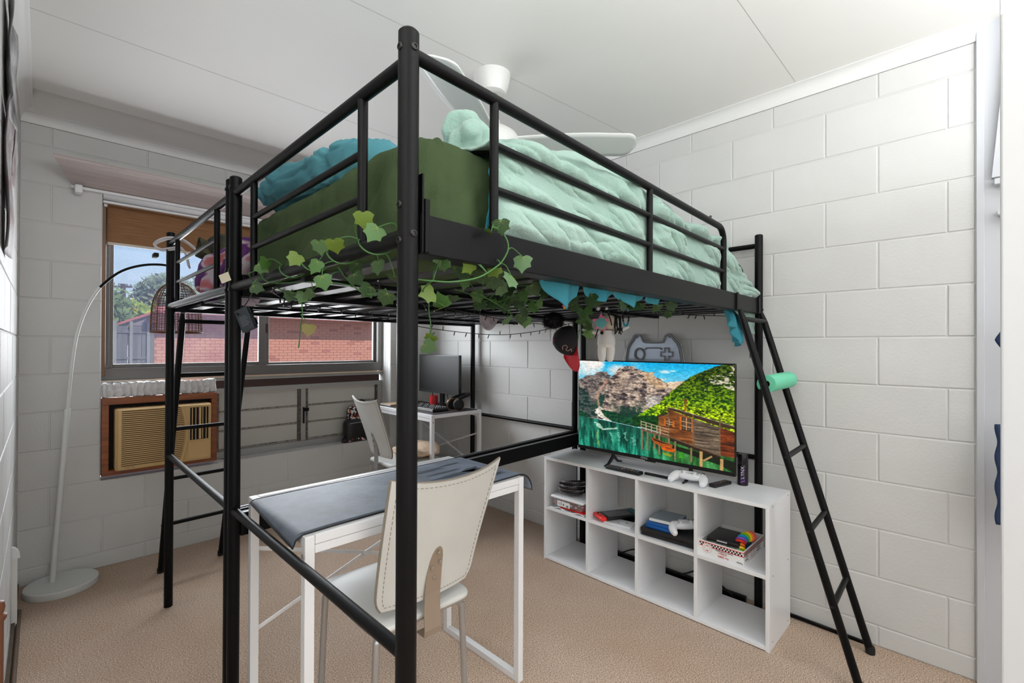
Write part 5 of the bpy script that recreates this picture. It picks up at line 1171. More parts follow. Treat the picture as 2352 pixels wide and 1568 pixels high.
bx.part('badge_ring', M().tube([(X0-0.0013,Y1-0.035+0.021*math.cos(2*PI*k/32),Zb+0.030+0.021*math.sin(2*PI*k/32)) for k in range(32)],0.0004,4,closed=True).tube([(X0-0.0013,Y1-0.035+0.0145*math.cos(2*PI*k/32),Zb+0.030+0.0145*math.sin(2*PI*k/32)) for k in range(32)],0.0003,4,closed=True), m_rdp, parent=fr_)
B = M()
for (dy, dz, sy_, sz_) in ((0.0,0.0108,0.0075,0.0018),(0.0,-0.0108,0.006,0.0025),(-0.0085,0.008,0.0012,0.0012),(0.0085,0.008,0.0012,0.0012),(-0.0115,0,0.0012,0.0012),(0.0115,0,0.0012,0.0012),(-0.0065,-0.0095,0.0012,0.0012),(0.0065,-0.0095,0.0012,0.0012)):
    B.box((X0-0.0016,Y1-0.035+dy-sy_/1.6,Zb+0.030+dz-sz_/1.3),(X0-0.0011,Y1-0.035+dy+sy_/1.6,Zb+0.030+dz+sz_/1.3))
bx.part('badge_marks', B, m_rdp, parent=fr_)
ud = ((0,1,0),(0,0,-1))   # printed upside down as the box sits
B = M(); text(B, 'Five Nights', 0.0105, (X0-0.0004,0.795,Zb+0.008), *ud); text(B, 'at', 0.0085, (X0-0.0004,0.793,Zb+0.0155), *ud); text(B, "Freddy's", 0.0105, (X0-0.0004,0.797,Zb+0.0225), *ud)
bx.part('title_print', B, m_rdp, parent=fr_)
B = M(); text(B, "Survive 'Til 6AM Game", 0.0078, (X0-0.0004,0.790,Zb+0.0315), *ud); text(B, 'Funko', 0.0105, (X0-0.0004,0.725,Zb+0.007), *ud)
bx.part('print', B, m_tv, parent=fr_)
ud2 = ((-1,0,0),(0,0,-1))
B = M(); text(B, 'Survive', 0.010, (X0+0.035,Y0-0.0004,Zb+0.030), *ud2); text(B, "'Til 6AM", 0.010, (X0+0.035,Y0-0.0004,Zb+0.018), *ud2)
text(B, 'Five Nights', 0.010, (X0+0.19,Y0-0.0004,Zb+0.015), *ud2); text(B, "at Freddy's", 0.010, (X0+0.19,Y0-0.0004,Zb+0.028), *ud2)
bx.part('print', B, m_btn, parent=rt_)
bx.part('badge_ring', M().tube([(X0+0.105+0.019*math.cos(2*PI*k/32),Y0-0.0013,Zb+0.028+0.021*math.sin(2*PI*k/32)) for k in range(32)],0.0004,4,closed=True), m_rdp, parent=rt_)
for k, (nm, c, mt, zz) in enumerate((('blue and white game case second from the bottom in the board game box',(2.20,0.80),m_blu,CZ+0.0245),('grey printed game case just below the top one in the board game box',(2.205,0.812),mat('grey smoky print', (150,148,148), 0.5, rgb2=(40,34,34), vs=50),CZ+0.042),('black game case lying on top in the board game box',(2.205,0.815),mat('black cover', (24,24,25), 0.35),CZ+0.0595),('dark game case lying at the very bottom of the board game box',(2.205,0.81),m_con,CZ+0.0065))):
    gm = frame((c[0],c[1],zz), math.radians((4,-3,2,1)[k])); T = Thing('game_case', nm, 'game case', tuple(gm.translation))
    T.part('case', M().rbox((-0.066,-0.075,0),(0.086,0.062,0.0165),0.0018,2,gm), mt, smooth=True)
    T.part('spine_insert', M().box((-0.0665,-0.05,0.004),(-0.066,0.05,0.0125),gm), mt)
    if k == 2: 
        for q_ in range(12): T.part('title_glyph', M().prism([(0,0),(0.0026,0),(0.0042,0.0035),(0.0030,0.0068),(0.0008,0.0066),(0.0018,0.0035)], gm @ Vector((-0.0670,0.018-q_*0.0037,0.0052+0.0004*(q_%3))), gm.to_3x3() @ Vector((0,-1,0)), (0,0,1), gm.to_3x3() @ Vector((-1,0,0)), 0.0003), m_white)
    if k == 0: T.part('label_strip', M().box((-0.0672,-0.06,0.003),(-0.0667,0.01,0.0135),gm), m_white)
ra = Thing('rainbow_tube', 'bent rainbow coloured folding tube toy standing in the board game box', 'toy', (2.20,0.735,CZ+0.006))
cols = [(228,44,28),(240,120,20),(250,208,20),(120,200,30),(20,150,214),(150,90,190)]
rm = [mat('rainbow %d' % i, c, 0.4) for i, c in enumerate(cols)]
seq = [4,3,2,1,0,5,4,3,2,1,0,0]
for i, ci in enumerate(seq):
    t = i/(len(seq)-1)*1.15; 
    c = Vector((2.155+0.085*t, 0.735+0.012*math.sin(t*4), CZ+0.028+0.060*math.sin(min(1,t*0.9)*PI*0.62)))
    dn = Vector((1,0.15,1.5*math.cos(min(1,t*0.9)*PI*0.62))).normalized(); mxr = dn.to_track_quat('Z','Y').to_matrix()
    ra.part('segment', M().lathe([(0.018,-0.006),(0.0225,-0.005),(0.0225,0.0035),(0.019,0.0055)],tuple(c),24,mxr), rm[ci], smooth=True)
# ------------------------------------------------------------------ wall sign behind the television
sg = Thing('controller_sign', 'clear and mirrored gamepad-shaped acrylic neon sign on the wall above television', 'sign', (2.44,1.305,1.22))
out = [(1.500,1.085),(1.488,1.17),(1.478,1.232),(1.462,1.262),(1.440,1.290),(1.427,1.312),(1.405,1.318),(1.385,1.311),(1.372,1.283),(1.352,1.273),(1.254,1.272),(1.236,1.283),(1.226,1.308),(1.208,1.318),(1.187,1.313),(1.170,1.292),(1.150,1.272),(1.134,1.240),(1.122,1.17),(1.110,1.085)]
cen = (1.305,1.19)
def scl(k): return [(cen[0]+(y-cen[0])*k, cen[1]+(z-cen[1])*k) for y, z in out]
m_acr = mat('clear acrylic', (150,150,150), 0.1, alpha=0.45); m_mir = mat('pale blue mirror', (196,208,226), 0.12, metal=0.3); m_tube = mat('grey neon tube', (140,140,142), 0.35)
sg.part('backing_plate', M().prism(scl(1.0),(2.452,0,0),(0,1,0),(0,0,1),(-1,0,0),0.003), m_acr)
sg.part('mirror_panel', M().prism(scl(0.87),(2.4485,0,0),(0,1,0),(0,0,1),(-1,0,0),0.002), m_mir)
sg.part('neon_outline', M().tube(smoothp([(2.440,y,z) for y, z in scl(0.94)],4),0.0055,8), m_tube, smooth=True)
sg.part('neon_outline', M().tube(smoothp([(2.440,y,z) for y, z in scl(1.0)],4),0.003,8), mat('clear rim', (190,190,192), 0.3), smooth=True)
sg.part('neon_circle', M().tube([(2.440,1.390+0.029*math.cos(2*PI*k/28),1.200+0.032*math.sin(2*PI*k/28)) for k in range(28)],0.0062,8,closed=True), m_tube, smooth=True)
a_, b_ = 0.012, 0.034
cross = [(b_,a_),(a_,a_),(a_,b_),(-a_,b_),(-a_,a_),(-b_,a_),(-b_,-a_),(-a_,-a_),(-a_,-b_),(a_,-b_),(a_,-a_),(b_,-a_)]
sg.part('neon_cross', M().tube([(2.440,1.222+p,1.202+q) for p, q in cross],0.005,8,closed=True), m_tube, smooth=True)
sg.part('neon_bar', M().tube([(2.440,1.355,1.226),(2.440,1.345,1.236),(2.440,1.262,1.236),(2.440,1.252,1.228)],0.004,8), m_tube, smooth=True)
for y in (1.407,1.206): sg.part('screw', M().lathe([(0.003,0),(0.003,0.002),(0.001,0.003)],(2.4465,y,1.295),10,rotm), m_bolt, smooth=True)
# ------------------------------------------------------------------ foam roll on ladder
fo = Thing('foam_tube', 'mint green foam tube wrapped round the second rung of the right ladder', 'foam tube', (2.25,0.61,1.09))
A_ = Vector((2.088,0.395,1.090)); Bf = Vector((2.372,0.400,1.090)); ax = (Bf-A_).normalized()
B = M(); n = 36; vs = []; fs = []
for e, P in enumerate((Vector((2.085,0.612,1.092)), Vector((2.405,0.614,1.095)))):
    for k in range(n+1):
        a = math.radians(318+338*k/n); d_ = Vector((0,math.cos(a),math.sin(a)))
        vs += [P+d_*0.036, P+d_*0.0135]
W_ = 2*(n+1)
for k in range(n):
    i = 2*k; fs += [(i,i+2,W_+i+2,W_+i),(i+1,W_+i+1,W_+i+3,i+3),(i,i+1,i+3,i+2),(W_+i,W_+i+2,W_+i+3,W_+i+1)]
fs += [(0,W_,W_+1,1),(2*n,2*n+1,W_+2*n+1,W_+2*n)]
fo.part('foam', B.add(vs, fs), mat('mint foam', (112,206,168), 0.9, bump=0.4, bs=180), smooth=True)
# ------------------------------------------------------------------ far corner desk
DZ = 0.7655
m_dmat = mat('dark brown leather mat', (52,42,42), 0.5, var=0.1, vs=6)
single('desk_mat', M().rbox((1.912,2.672,DZ),(2.325,3.44,DZ+0.003),0.0012,1), m_dmat, 'flat dark brown mat on the far corner desk', 'desk mat', (2.12,3.06,DZ))
DZ += 0.003
mon = Thing('monitor', 'black flat computer monitor on the far corner desk', 'monitor', (2.28,3.09,DZ))
mon.part('housing', M().rbox((2.268,2.830,0.862),(2.292,3.370,1.172),0.004), m_tv, smooth=True)
mon.part('screen', M().box((2.2665,2.836,0.882),(2.2685,3.364,1.167)), mat('dark screen', (14,14,14), 0.55))
mon.part('chin_strip', M().box((2.2655,2.832,0.864),(2.2685,3.368,0.881)), mat('grey bezel', (46,46,48), 0.4))
mon.part('stand_neck', M().rbox((2.292,3.065,DZ+0.012),(2.312,3.115,1.02),0.004), m_tv, smooth=True)
mon.part('stand_base', M().rbox((2.20,3.00,DZ),(2.33,3.18,DZ+0.012),0.005), m_tv, smooth=True)
for y in (3.02,3.22): mon.part('cable', M().tube(smoothp([(2.30,y,0.93),(2.305,y+0.01,0.85),(2.315,y-0.02,DZ+0.006)],6),0.003,6), m_rub, smooth=True)
kb = Thing('keyboard', 'black keyboard with white legends on the far corner desk', 'keyboard', (2.05,2.98,DZ))
kb.part('base', M().rbox((1.975,2.760,DZ),(2.115,3.200,DZ+0.022),0.004), m_tv, smooth=True)
kb.part('front_edge', M().box((1.9735,2.765,DZ+0.004),(1.9752,3.195,DZ+0.018)), m_alul)
m_leg = mat('key legend', (200,200,204), 0.5)
for r in range(6):
    for c in range(18):
        x = 1.984+r*0.0212; y = 2.770+c*0.0238
        k_ = kb.part('key', M().add([(x,y,DZ+0.0215),(x+0.018,y,DZ+0.0215),(x+0.018,y+0.0205,DZ+0.0215),(x,y+0.0205,DZ+0.0215),(x+0.003,y+0.003,DZ+0.031),(x+0.015,y+0.003,DZ+0.031),(x+0.015,y+0.0175,DZ+0.031),(x+0.003,y+0.0175,DZ+0.031)],[(4,5,6,7),(0,1,5,4),(1,2,6,5),(2,3,7,6),(3,0,4,7)]), m_tv)
        if (r*7+c*5) % 3: kb.part('legend', M().box((x+0.006,y+0.006,DZ+0.031),(x+0.012,y+0.014,DZ+0.0313)), m_leg, parent=k_)
cup = Thing('red_cup', 'red tumbler standing between keyboard and monitor on the far desk', 'cup', (2.205,3.13,DZ))
cup.part('tumbler', M().lathe([(0.029,0),(0.031,0.002),(0.031,0.082),(0.0295,0.082),(0.028,0.008),(0.002,0.006)],(2.205,3.07,DZ),28), mat('red enamel', (190,30,36), 0.35), smooth=True)
hp = Thing('headphones', 'black and bronze headphones lying on the near corner of the far desk', 'headphones', (2.23,2.76,DZ))
m_brz = mat('bronze trim', (150,112,74), 0.35, metal=0.5)
for c, dr in ((Vector((2.185,2.73,DZ+0.042)),Vector((-0.75,-0.62,0.1))),(Vector((2.195,2.83,DZ+0.040)),Vector((0.2,0.95,0.1)))):
    mxr = dr.normalized().to_track_quat('Z','Y').to_matrix()
    hp.part('ear_cup', M().lathe([(0.010,-0.022),(0.036,-0.020),(0.041,-0.008),(0.040,0.008),(0.030,0.018),(0.005,0.020)],tuple(c),28,mxr), m_rub, smooth=True)
    hp.part('bronze_ring', M().lathe([(0.0385,-0.012),(0.043,-0.010),(0.043,-0.003),(0.0385,0.0)],tuple(c),28,mxr), m_brz, smooth=True)
hb = smoothp([(2.180,2.73,DZ+0.08),(2.22,2.725,DZ+0.095),(2.275,2.73,DZ+0.108),(2.315,2.765,DZ+0.112),(2.31,2.81,DZ+0.104),(2.26,2.84,DZ+0.09),(2.20,2.835,DZ+0.075)],6)
hp.part('headband', M().tube(hb,0.009,10,squash=1.6), m_rub, smooth=True); hp.part('yoke', M().tube([(2.180,2.73,DZ+0.082),(2.183,2.73,DZ+0.05)],0.004,8), m_alul, smooth=True)
single('mouse', ellip((2.14,3.25,DZ+0.018),(0.030,0.050,0.018),0.8,0.9,30,16,lambda p,u,v:0), mat('dark red mouse', (90,20,22), 0.35), 'dark red computer mouse beyond the keyboard on the far desk', 'mouse', (2.14,3.25,DZ), smooth='all')
nb = Thing('notebook', 'tan covered notebook at the window end of the far desk', 'notebook', (2.0,3.35,DZ))
nb.part('cover', M().rbox((1.935,3.27,DZ),(2.12,3.43,DZ+0.012),0.002), mat('tan cover', (168,146,116), 0.6), smooth=True)
nb.part('pages', M().box((1.9345,3.275,DZ+0.003),(2.118,3.428,DZ+0.009)), m_white)
pcb = Thing('computer_tower', 'black computer tower on the floor under the far corner desk', 'computer', (2.18,3.2,0))
pcb.part('case', M().rbox((1.99,2.98,0.012),(2.30,3.40,0.345),0.006), m_con, smooth=True)
pcb.part('front_panel', M().rbox((1.985,2.985,0.02),(1.992,3.395,0.34),0.003), m_tv, smooth=True)
for x in (2.02,2.27):
    for y in (3.01,3.37): pcb.part('foot', M().lathe([(0.014,0),(0.014,0.012)],(x,y,0),12), m_rub)
# ------------------------------------------------------------------ backpack on the window ledge
bp = Thing('backpack', 'black backpack with floral print panels on the block ledge below the louvres', 'backpack', (1.78,3.535,WZ0))
def floral():
    m = bpy.data.materials.new('floral print'); m.use_nodes = True; nt = m.node_tree; p = nt.nodes['Principled BSDF']; p.inputs['Roughness'].default_value = 0.7
    t = nt.nodes.new('ShaderNodeTexCoord'); v = nt.nodes.new('ShaderNodeTexVoronoi'); v.inputs['Scale'].default_value = 75
    r = nt.nodes.new('ShaderNodeValToRGB'); r.color_ramp.interpolation = 'CONSTANT'; nt.links.new(t.outputs['Object'], v.inputs['Vector'])
    sx = nt.nodes.new('ShaderNodeSeparateColor'); nt.links.new(v.outputs['Color'], sx.inputs[0]); nt.links.new(sx.outputs[0], r.inputs[0]); nt.links.new(r.outputs[0], p.inputs['Base Color'])
    cr_ = r.color_ramp; cr_.elements[0].color = (*lin((20,18,20)),1); cr_.elements[1].position = 0.38; cr_.elements[1].color = (*lin((225,220,214)),1)
    for po, c in ((0.6,(150,54,40)),(0.72,(60,56,90)),(0.84,(226,200,180)),(0.93,(40,36,34))): e = cr_.elements.new(po); e.color = (*lin(c),1)
    return m
m_flo = floral()
bp.part('lower_body', ellip((1.785,3.530,0.575),(0.105,0.05,0.088),0.45,0.5,50,24,lambda p,u,v:0.003*fbm((p.x*20,p.y*20,p.z*20),1,2)), m_lea, smooth='all')
bp.part('upper_body', ellip((1.795,3.545,0.690),(0.082,0.038,0.078),0.55,0.6,50,24,lambda p,u,v:0.002*fbm((p.x*20,p.y*20,p.z*20),1,2)), m_flo, smooth='all')
bp.part('base_band', ellip((1.785,3.528,0.503),(0.103,0.05,0.016),0.5,0.5,40,12,lambda p,u,v:0), m_flo, smooth='all')
bp.part('zip', M().tube(smoothp([(1.688,3.505,0.628),(1.72,3.483,0.635),(1.785,3.478,0.637),(1.85,3.483,0.634)],5),0.0025,6), m_alul, smooth=True)
bp.part('strap', M().tube(smoothp([(1.69,3.53,0.54),(1.665,3.51,0.52),(1.65,3.50,0.500),(1.668,3.495,0.494),(1.70,3.50,0.496)],5),0.010,8,squash=0.5), m_lea, smooth=True)
bp.part('top_loop', M().tube(smoothp([(1.80,3.56,0.76),(1.83,3.575,0.80),(1.87,3.58,0.795),(1.88,3.575,0.76)],5),0.006,8), m_lea, smooth=True)
# ------------------------------------------------------------------ ivy garlands
m_lf = [mat('ivy leaf green', (52,92,38), 0.5, rgb2=(78,116,54), vs=60), mat('ivy leaf light', (108,132,36), 0.5, rgb2=(84,112,34), vs=60), mat('ivy leaf grey green', (86,118,74), 0.5, rgb2=(68,100,60), vs=60), mat('ivy leaf dark', (34,62,24), 0.6, rgb2=(46,76,32), vs=60), mat('dried ivy leaf', (150,124,76), 0.7, rgb2=(96,104,50), vs=50)]
for x in m_lf: x.node_tree.nodes['Principled BSDF'].inputs['Subsurface Weight'].default_value = 0.0
m_stem = mat('vine stem', (60,108,48), 0.5)
m_vein = mat('leaf vein', (128,146,70), 0.6)
half = [(0.0,0.03),(0.20,-0.07),(0.40,-0.02),(0.62,0.14),(0.54,0.30),(0.49,0.42),(0.55,0.66),(0.34,0.71),(0.18,0.84),(0.0,1.08)]
outl = half+[(-x,y) for x, y in half[-2:0:-1]]
lfm = {}
def leafmesh(i):
    if i not in lfm:
        vs = [(0,0.30,0.03)]+[(x,y,-0.10*abs(x)+0.03*math.sin(y*4)-0.05*(y-0.4)**2) for x, y in outl]; n = len(outl)
        fs = [(0,1+k,1+(k+1)%n) for k in range(n)]
        b = len(vs)
        for tx_, ty_ in ((0,0.98),(0.48,0.14),(-0.48,0.14),(0.42,0.62),(-0.42,0.62)):
            L_ = math.hypot(tx_, ty_-0.06); nx, ny = -(ty_-0.06)/L_*0.012, tx_/L_*0.012
            q = len(vs); vs += [(nx,0.06+ny,0.034),(-nx,0.06-ny,0.034),(tx_,ty_,0.0-0.10*abs(tx_)+0.006+0.03*math.sin(ty_*4)-0.05*(ty_-0.4)**2)]; fs.append((q,q+1,q+2))
        me = bpy.data.meshes.new('leaf'); me.from_pydata(vs, [], fs); me.materials.append(m_lf[i]); me.materials.append(m_vein)
        me.polygons.foreach_set('material_index', [0]*n+[1]*5); me.polygons.foreach_set('use_smooth', [True]*(n+5)); lfm[i] = me
    return lfm[i]
CAM = Vector((0,0,1.2393))
def ivy(label, loc, vines, leaves, seed, size=0.040, wrap=None):
    T = Thing('ivy_garland', label, 'ivy', loc)
    rg = random.Random(seed); pts = []
    for v in vines:
        v = smoothp(v, 5); pts += v; T.part('vine', M().tube(v,0.0016,6), m_stem, smooth=True)
    for (p, ci, sc_) in leaves:
        p = Vector(p)
        if p.z > 1.392 and (p.x > 0.47 and p.y > 0.74): p = CAM+(p-CAM)*((1.392-CAM.z)/(p.z-CAM.z))
        if p.x > 0.70 and p.z > 1.30 and p.y < 0.785: p.y = 0.785; p.z = min(p.z, 1.374)
        s = size*sc_
        view = (CAM-p).normalized()
        nrm = (view+Vector((rg.uniform(-0.85,0.85),rg.uniform(-0.85,0.85),rg.uniform(-0.7,0.5)))).normalized()
        tip = Vector((rg.uniform(-0.9,0.9),rg.uniform(-0.9,0.9),-0.8+rg.uniform(-0.4,0.6))); tip = (tip-nrm*tip.dot(nrm)).normalized()
        sx = tip.cross(nrm); mx = Matrix((sx, tip, nrm)).transposed().to_4x4()
        base = p-tip*s*0.45
        q = min(pts, key=lambda a: (a-base).length)
        if (q-base).length < 0.16:
            mid = (q+base)/2+Vector((rg.uniform(-0.01,0.01),rg.uniform(-0.01,0.01),0.008))
            T.part('leaf_stalk', M().tube(smoothp([q,mid,base+tip*s*0.06],4),0.0010,5), m_stem, smooth=True)
        o = bpy.data.objects.new('leaf', leafmesh(ci)); COL.objects.link(o); o.parent = T.o
        mx.translation = base-Vector(T.loc); o.matrix_local = mx @ Matrix.Scale(s, 4)
    return T
railp = []
for i in range(70):
    t = i/69; y = 1.44-0.72*t; a = t*2*PI*5.2; railp.append((0.4365+0.0185*math.cos(a), y, 1.427+0.0185*math.sin(a)))
A1 = [(0.405,0.779,1.465),(0.405,0.743,1.436),(0.405,0.894,1.436),(0.405,1.102,1.437),(0.405,0.967,1.444),(0.405,1.306,1.452),(0.405,1.326,1.444),(0.405,1.416,1.427),(0.405,1.364,1.395),(0.405,0.989,1.407),(0.405,0.984,1.362),(0.405,0.947,1.37)]
A1c = [1,0,1,1,2,0,0,0,3,0,3,0]
A2 = [(0.47,0.936,1.404),(0.47,0.843,1.396),(0.47,0.932,1.382),(0.47,0.888,1.353),(0.47,0.778,1.367),(0.47,0.814,1.332),(0.47,1.311,1.373),(0.47,1.228,1.364),(0.47,1.186,1.367),(0.47,1.185,1.28)]
A2c = [3,2,3,3,3,3,3,0,2,4]
ivy('ivy garland twisted round the left rail of the near loft bed', (0.45,1.0,1.427), [railp, [(0.45,0.98,1.41),(0.465,0.96,1.38),(0.47,0.93,1.36),(0.47,0.88,1.345),(0.47,0.82,1.345)], [(0.45,1.36,1.40),(0.468,1.30,1.375),(0.47,1.24,1.36),(0.47,1.225,1.32),(0.47,1.238,1.29),(0.47,1.245,1.25),(0.47,1.25,1.235)],[(0.45,1.36,1.41),(0.46,1.2,1.40),(0.47,1.05,1.385),(0.47,0.96,1.37)]],
    [(p, c, 1.0) for p, c in zip(A1, A1c)]+[(p, c, 0.95) for p, c in zip(A2, A2c)], 3, 0.032)
B1 = [((0.692,0.66,1.41),2,1.05),((0.659,0.66,1.372),2,1.05),((0.632,0.66,1.474),3,0.9)]+[(p,c,1.0) for p, c in zip([(0.525,0.70,1.402),(0.523,0.70,1.395),(0.584,0.70,1.396),(0.647,0.70,1.396),(0.516,0.74,1.34),(0.546,0.74,1.329),(0.544,0.74,1.312),(0.577,0.74,1.334),(0.594,0.72,1.398)],[2,0,1,1,1,0,1,3,0])]+[((0.60,0.665,1.46),0,0.6)]
ivy('ivy garland looping below the near side beam by the front post', (0.55,0.68,1.40), [[(0.615,0.668,1.472),(0.635,0.665,1.468),(0.648,0.66,1.450),(0.651,0.66,1.432),(0.643,0.665,1.412),(0.631,0.67,1.398),(0.588,0.675,1.372),(0.535,0.685,1.359),(0.496,0.70,1.358),(0.464,0.72,1.361)],[(0.50,0.70,1.36),(0.505,0.74,1.345),(0.53,0.76,1.33)]], B1, 5, 0.033)
C1 = [(0.84,1.05,1.454),(0.861,1.05,1.427),(0.921,1.05,1.45),(0.98,1.05,1.439),(0.91,1.05,1.388),(0.922,1.05,1.365),(1.013,1.05,1.42),(1.048,1.05,1.418),(1.106,1.05,1.406),(1.08,1.05,1.38),(1.111,1.05,1.362),(1.019,1.05,1.364),(1.159,1.05,1.431),(1.183,1.05,1.383),(1.208,1.05,1.425),(1.035,1.05,1.321),(1.098,1.05,1.33),(1.117,1.05,1.321),(1.06,1.07,1.40),(1.13,1.08,1.395),(1.0,1.03,1.39),(1.07,1.02,1.35),(1.14,1.04,1.37),(0.96,1.04,1.37)]
ivy('dense ivy clump hanging from the slats in the middle of the near bed', (1.05,1.05,1.40), [[(0.80,1.02,1.398),(0.90,1.03,1.385),(1.0,1.04,1.380),(1.08,1.05,1.392),(1.16,1.06,1.398),(1.22,1.07,1.40)],[(1.03,1.05,1.40),(1.035,1.045,1.36),(1.05,1.045,1.33)],[(1.10,1.05,1.40),(1.118,1.05,1.365),(1.112,1.05,1.325)],[(0.82,0.95,1.385),(0.90,0.98,1.37),(0.98,1.02,1.36),(1.05,1.05,1.345)]], [(p, [3,0,3,3,0,3,2,3,0][i % 9], 1.0) for i, p in enumerate(C1)], 8, 0.038)
ivy('single pale ivy sprig dangling beside the front post above the monitor', (0.668,0.95,1.30), [[(0.668,0.95,1.395),(0.666,0.95,1.33),(0.672,0.95,1.29),(0.668,0.95,1.255)]], [((0.668,0.95,1.238),2,0.9),((0.672,0.952,1.258),1,0.7)], 9, 0.040)
D1 = [(1.435,1.1,1.423),(1.555,1.1,1.454),(1.591,1.1,1.425),(1.491,1.1,1.372),(1.537,1.1,1.383),(1.523,1.1,1.343),(1.532,1.1,1.293),(1.446,1.1,1.393),(1.48,1.09,1.34),(1.52,1.09,1.32)]
ivy('ivy strand hanging between the black cap and the white doll', (1.48,1.09,1.38), [[(1.53,1.09,1.403),(1.495,1.08,1.395),(1.475,1.08,1.375),(1.458,1.08,1.345),(1.448,1.08,1.30),(1.440,1.08,1.262)],[(1.458,1.08,1.345),(1.49,1.085,1.35),(1.53,1.09,1.34)],[(1.443,1.08,1.30),(1.48,1.09,1.305),(1.52,1.095,1.295)]], [(p, [3,3,3,0,0,0,0,3][i % 8], 1.0) for i, p in enumerate(D1)], 12, 0.040)
E1 = [(1.675,0.98,1.439),(1.842,0.98,1.447),(1.965,0.98,1.388),(2.163,0.98,1.46),(2.007,0.98,1.428),(1.90,1.0,1.40),(1.75,1.0,1.41)]
ivy('thin dark ivy strand under the right end of the near bed', (1.9,0.98,1.40), [[(1.55,1.0,1.40),(1.70,0.99,1.395),(1.85,0.98,1.398),(1.94,0.98,1.392),(2.05,0.98,1.40)],[(1.80,1.2,1.40),(1.805,1.2,1.34),(1.812,1.2,1.30),(1.80,1.2,1.285),(1.818,1.2,1.255)]], [(p, 3, 1.0) for p in E1], 15, 0.040)
# ------------------------------------------------------------------ string lights and battery box
m_wire = mat('black wire', (16,16,16), 0.5); m_led = mat('clear led', (225,225,225), 0.1)
sl = Thing('string_lights', 'thin black string lights sagging beneath the loft bed slats', 'string lights', (1.2,1.6,1.38))
runs = [[(0.47,1.46,1.40),(0.60,1.70,1.398),(0.725,1.8,1.395),(0.817,1.8,1.390),(0.89,1.8,1.382),(0.963,1.8,1.37),(1.034,1.8,1.359),(1.106,1.8,1.345),(1.227,1.8,1.328),(1.324,1.8,1.319),(1.511,1.8,1.307),(1.659,1.8,1.303),(1.821,1.8,1.309),(2.037,1.8,1.334),(2.154,1.8,1.356),(2.25,1.7,1.39)],
 [(0.46,0.95,1.405),(0.465,0.972,1.392),(0.599,1.083,1.390),(0.808,1.308,1.39),(1.003,1.39,1.385),(1.128,1.449,1.383),(1.40,1.62,1.388),(1.60,1.71,1.382),(1.77,1.75,1.375),(1.89,1.75,1.37),(2.055,1.75,1.369),(2.216,1.75,1.372)],
 [(1.974,0.95,1.399),(2.083,0.95,1.391),(2.2,0.95,1.393),(2.33,0.93,1.397),(2.38,0.85,1.39),(2.395,0.79,1.36),(2.392,0.775,1.25),(2.397,0.775,1.19)]]
rs = random.Random(4)
for rr in runs:
    q = smoothp(rr, 8); sl.part('wire', M().tube(q,0.0018,6), m_wire, smooth=True)
    acc = 0
    for a, b in zip(q, q[1:]):
        acc += (b-a).length
        if acc > 0.065:
            acc = 0; dn = Vector((rs.uniform(-0.6,0.6),rs.uniform(-0.3,0.3),rs.choice((-1,-1,-1,0.5)))).normalized()
            st = sl.part('lamp_holder', M().tube([b,b+dn*0.020],0.0024,6), m_wire, smooth=True); sl.part('led', M().ball(b+dn*0.022,0.0022,8), m_led, smooth=True, parent=st)
bt = Thing('battery_box', 'black battery box for string lights hanging at the middle posts', 'battery box', (0.415,1.505,1.318))
nb_ = Vector((-0.80,-0.60,0)).normalized(); rtv = Vector((0,0,1)).cross(nb_)*1.0; rtv.normalize()
ang = math.radians(24); ux_ = rtv*math.cos(ang)+Vector((0,0,1))*math.sin(ang); uy_ = -rtv*math.sin(ang)+Vector((0,0,1))*math.cos(ang)
bmx = Matrix((ux_, uy_, nb_)).transposed().to_4x4(); bmx.translation = Vector((0.418,1.505,1.316))
bt.part('case', M().rbox((-0.021,-0.034,-0.010),(0.021,0.034,0.010),0.003,2,bmx), mat('slate plastic', (44,52,58), 0.45), smooth=True)
bt.part('clip', M().box((0.021,0.010,-0.006),(0.027,0.030,0.006),bmx), m_tv, bevel=0.001); bt.part('clip', M().box((0.021,-0.026,-0.006),(0.027,-0.006,0.006),bmx), m_tv, bevel=0.001)
bt.part('switch', M().lathe([(0.004,0),(0.004,0.002)],tuple(bmx @ Vector((-0.012,0.022,0.010))),12,bmx.to_3x3()), m_tv)
for k in range(7): bt.part('print_line', M().box((-0.013,0.008-k*0.0045,0.010),(0.008+0.003*(k%3),0.009-k*0.0045,0.0103),bmx), m_btn)
bt.part('cord', M().tube(smoothp([bmx @ Vector((0,0.034,0)),Vector((0.42,1.495,1.37)),Vector((0.436,1.49,1.410))],5),0.0018,6), m_wire, smooth=True)
# ------------------------------------------------------------------ charms hanging under the bed
RT = Vector((0.7056,-0.7086,0)); TW = Vector((-0.7086,-0.7056,0)); ZU = Vector((0,0,1))
def vw(P, a, b, c=0): return Vector(P)+RT*a+ZU*b+TW*c
pm = Thing('fur_pompom', 'black fluffy pompom hanging under the bed left of the cap', 'pompom', (1.535,1.28,1.365))
pm.part('core', M().ball((1.535,1.28,1.352),0.036,20), m_rub, smooth=True); pm.part('cord', M().tube([(1.535,1.28,1.38),(1.535,1.28,1.41)],0.0015,5), m_wire)
B = M(); rp = random.Random(2)
for k in range(1500):
    z = rp.uniform(-1,1); a = rp.uniform(0,2*PI); d_ = Vector((math.sqrt(1-z*z)*math.cos(a),math.sqrt(1-z*z)*math.sin(a),z)); p = Vector((1.535,1.28,1.352))+d_*0.033
    sd2 = d_.orthogonal().normalized()*0.0012; e_ = (d_+Vector((rp.uniform(-.25,.25),rp.uniform(-.25,.25),rp.uniform(-.4,.1)))).normalized()
    B.add([p-sd2,p+sd2,p+e_*rp.uniform(0.015,0.026)],[(0,1,2)])
pm.part('fur', B, m_rub)['kind'] = 'stuff'
P0 = Vector((1.640,1.30,1.268))
